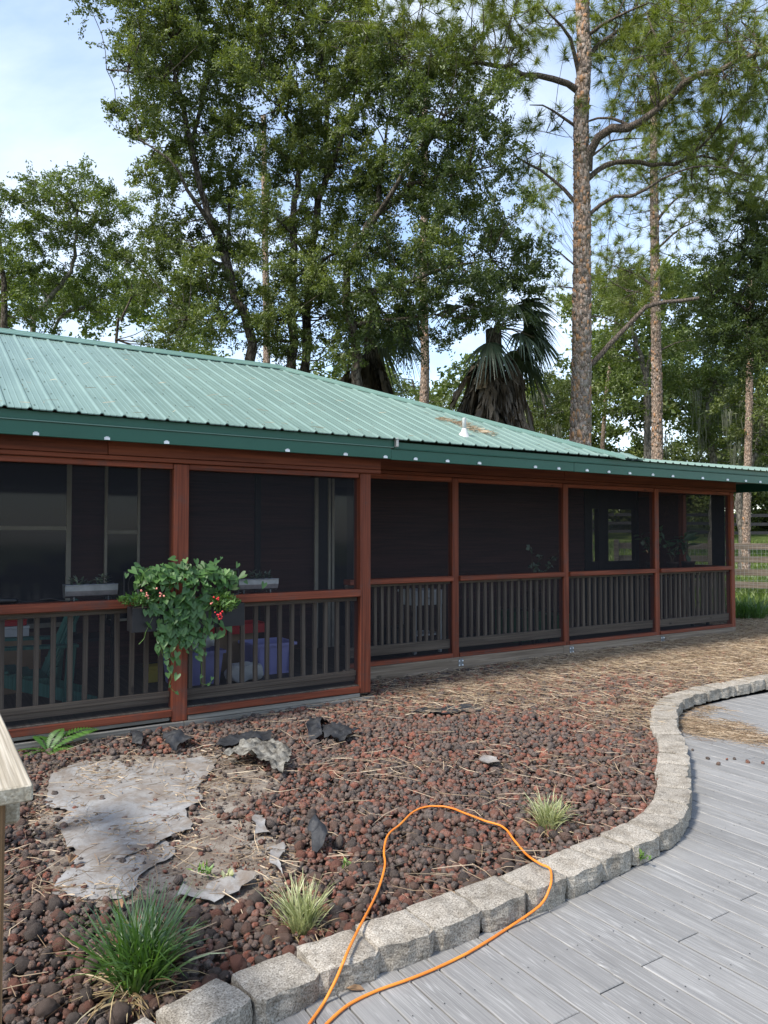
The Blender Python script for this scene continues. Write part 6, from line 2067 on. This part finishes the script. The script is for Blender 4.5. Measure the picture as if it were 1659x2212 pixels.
# white side table
wt = empty('side_table', (5.43, 7.75, F0z), 'white side table with drawer and low shelf behind the balusters', 'table')
MB().box((5.20, 7.58, F0z + .76), (5.66, 7.95, F0z + .785)).build('table_top', MAT['white'], wt)
dw = MB().box((5.215, 7.595, F0z + .60), (5.645, 7.94, F0z + .758)).build('drawer', MAT['white'], wt)
MB().lathe([(.014, 0), (.016, .01), (.010, .02)], (5.43, 7.575, F0z + .68), 10).build('knob', MAT['grey_metal'], dw)
MB().box((5.22, 7.60, F0z + .22), (5.64, 7.93, F0z + .24)).build('shelf', MAT['white'], wt)
for xx in (5.235, 5.625):
    for yy in (7.62, 7.915): MB().box((xx - .018, yy - .018, F0z), (xx + .018, yy + .018, F0z + .599)).build('leg', MAT['white'], wt)
sack('dark_bag', 'dark bulging bag beside the white side table', 4.95, 7.6, F0z, .42, .35, .40, 'black', 'bag')
# black dining set
def black_chair(x, y, label, face):
    r0 = empty('patio_chair', (x, y, F0z), label, 'chair')
    for dx in (-.2, .2):
        for dy in (-.2, .2):
            back = (dx * face > 0)
            MB().bar((x + dx, y + dy, F0z), (x + dx * (1.1 if back else 1), y + dy, F0z + (.95 if back else .43)), .03, .03).build('leg', MAT['black'], r0)
    MB().box((x - .23, y - .23, F0z + .43), (x + .23, y + .23, F0z + .46)).build('seat', MAT['black'], r0)
    for z_ in (.58, .72, .90):
        MB().bar((x + .212 * face, y - .2, F0z + z_), (x + .212 * face, y + .2, F0z + z_), .02, .05).build('back_rung', MAT['black'], r0)


black_chair(1.45, 7.95, 'black ladder-back chair below the narrow window', 1)
black_chair(.55, 8.35, 'black ladder-back chair below the wide window', -1)
tb = empty('patio_table', (1.0, 8.35, F0z), 'black patio table between the two ladder-back chairs', 'table')
MB().box((.80, 8.1, F0z + .70), (1.40, 8.6, F0z + .73)).build('table_top', MAT['black'], tb)
for xx in (.83, 1.37):
    for yy in (8.13, 8.57): MB().box((xx - .02, yy - .02, F0z), (xx + .02, yy + .02, F0z + .699)).build('leg', MAT['black'], tb)


def house_plant(label, x, y, z, hgt, nst, nl, L, W, mat, potr=.13, pot=True, lean=(0, 0), cat='plant'):
    root = empty('potted_plant', (x, y, z), label, cat)
    if pot: MB().lathe([(potr * .7, 0), (potr, .2), (potr * 1.08, .2), (potr * 1.08, .23), (potr * .95, .23), (potr * .9, .19)], (x, y, z), 16).build('pot', MAT['terracotta'], root, True)
    st, C_, D_ = [], [], []
    for k in range(nst):
        a_ = rng.uniform(0, 6.28); sp_ = rng.uniform(.15, .5) * hgt
        b0 = np.array([x, y, z + .18]); e = b0 + np.array([math.cos(a_) * sp_ + lean[0], math.sin(a_) * sp_ * .6 + lean[1], hgt * rng.uniform(.65, 1)])
        P = spline([b0, (b0 + e) / 2 + np.array([0, 0, .1]), e], 8)
        st.append(tube_np(P, np.linspace(.008, .004, 8), 4))
        for j in range(nl):
            q = P[rng.integers(3, 8)]
            d = unit(np.array([rng.normal(), rng.normal() * .7, rng.normal(.1, .5)]))
            C_.append(q + d * L * .5); D_.append(d)
    C_, D_ = np.array(C_), np.array(D_)
    nr = unit(rng.normal(size=C_.shape) * .5 + np.array([0, -.5, 1])); nr = unit(nr - D_ * np.sum(nr * D_, 1, keepdims=True))
    V, F = leaves(C_, D_, nr, L * rng.uniform(.6, 1.15, len(C_)), W, .15)
    oo = np.array(root.location)
    place('foliage', np_mesh('foliage', V - oo, F, MAT[mat], np.repeat(rng.random(len(C_)), 4)), root, root.location)
    V, F = merge(st)
    place('stems', np_mesh('stems', V - oo, F, MAT['brown_stem']), root, root.location)


house_plant('round-leaved trailing plant behind the screen of the middle bay', 7.0, 7.35, F0z + .50, .75, 5, 12, .075, .065, 'silver_leaf', lean=(.22, 0))
st_ = empty('plant_stand', (7.0, 7.35, F0z), 'dark wooden stand under the round-leaved plant', 'stand')
MB().box((6.82, 7.2, F0z + .47), (7.18, 7.5, F0z + .498)).build('top', MAT['dark_wood'], st_)
for xx in (6.85, 7.15):
    for yy in (7.23, 7.47): MB().box((xx - .015, yy - .015, F0z), (xx + .015, yy + .015, F0z + .469)).build('leg', MAT['dark_wood'], st_)
bn = empty('plant_bench', (10.1, 7.45, F0z), 'dark bench carrying the potted plants in the end bay', 'bench')
MB().box((9.35, 7.28, F0z + .80), (10.75, 7.62, F0z + .83)).build('top', MAT['dark_wood'], bn)
for xx in (9.4, 10.7):
    for yy in (7.31, 7.59): MB().box((xx - .02, yy - .02, F0z), (xx + .02, yy + .02, F0z + .799)).build('leg', MAT['dark_wood'], bn)
house_plant('bushy dark-leaved plant nearest the end bay pillar', 9.55, 7.45, F0z + .831, .55, 8, 12, .13, .065, 'house_plant', .10)
house_plant('thin twiggy plant in the middle of the end bay', 9.98, 7.42, F0z + .831, .40, 4, 7, .12, .05, 'house_plant', .08)
house_plant('broad-leaved plant with big upright leaves in the end bay', 10.42, 7.45, F0z + .831, .50, 5, 4, .26, .10, 'house_plant', .10)
# curled leaf stuck on the screen
p = on_y(1396, 1192, YR - .03)
lf = place('fallen_leaf', leafm[1], None, p, (1.4, 1.0, .3))
tag(lf, 'pale curled leaf stuck to the porch screen near the last pillar', 'leaf')
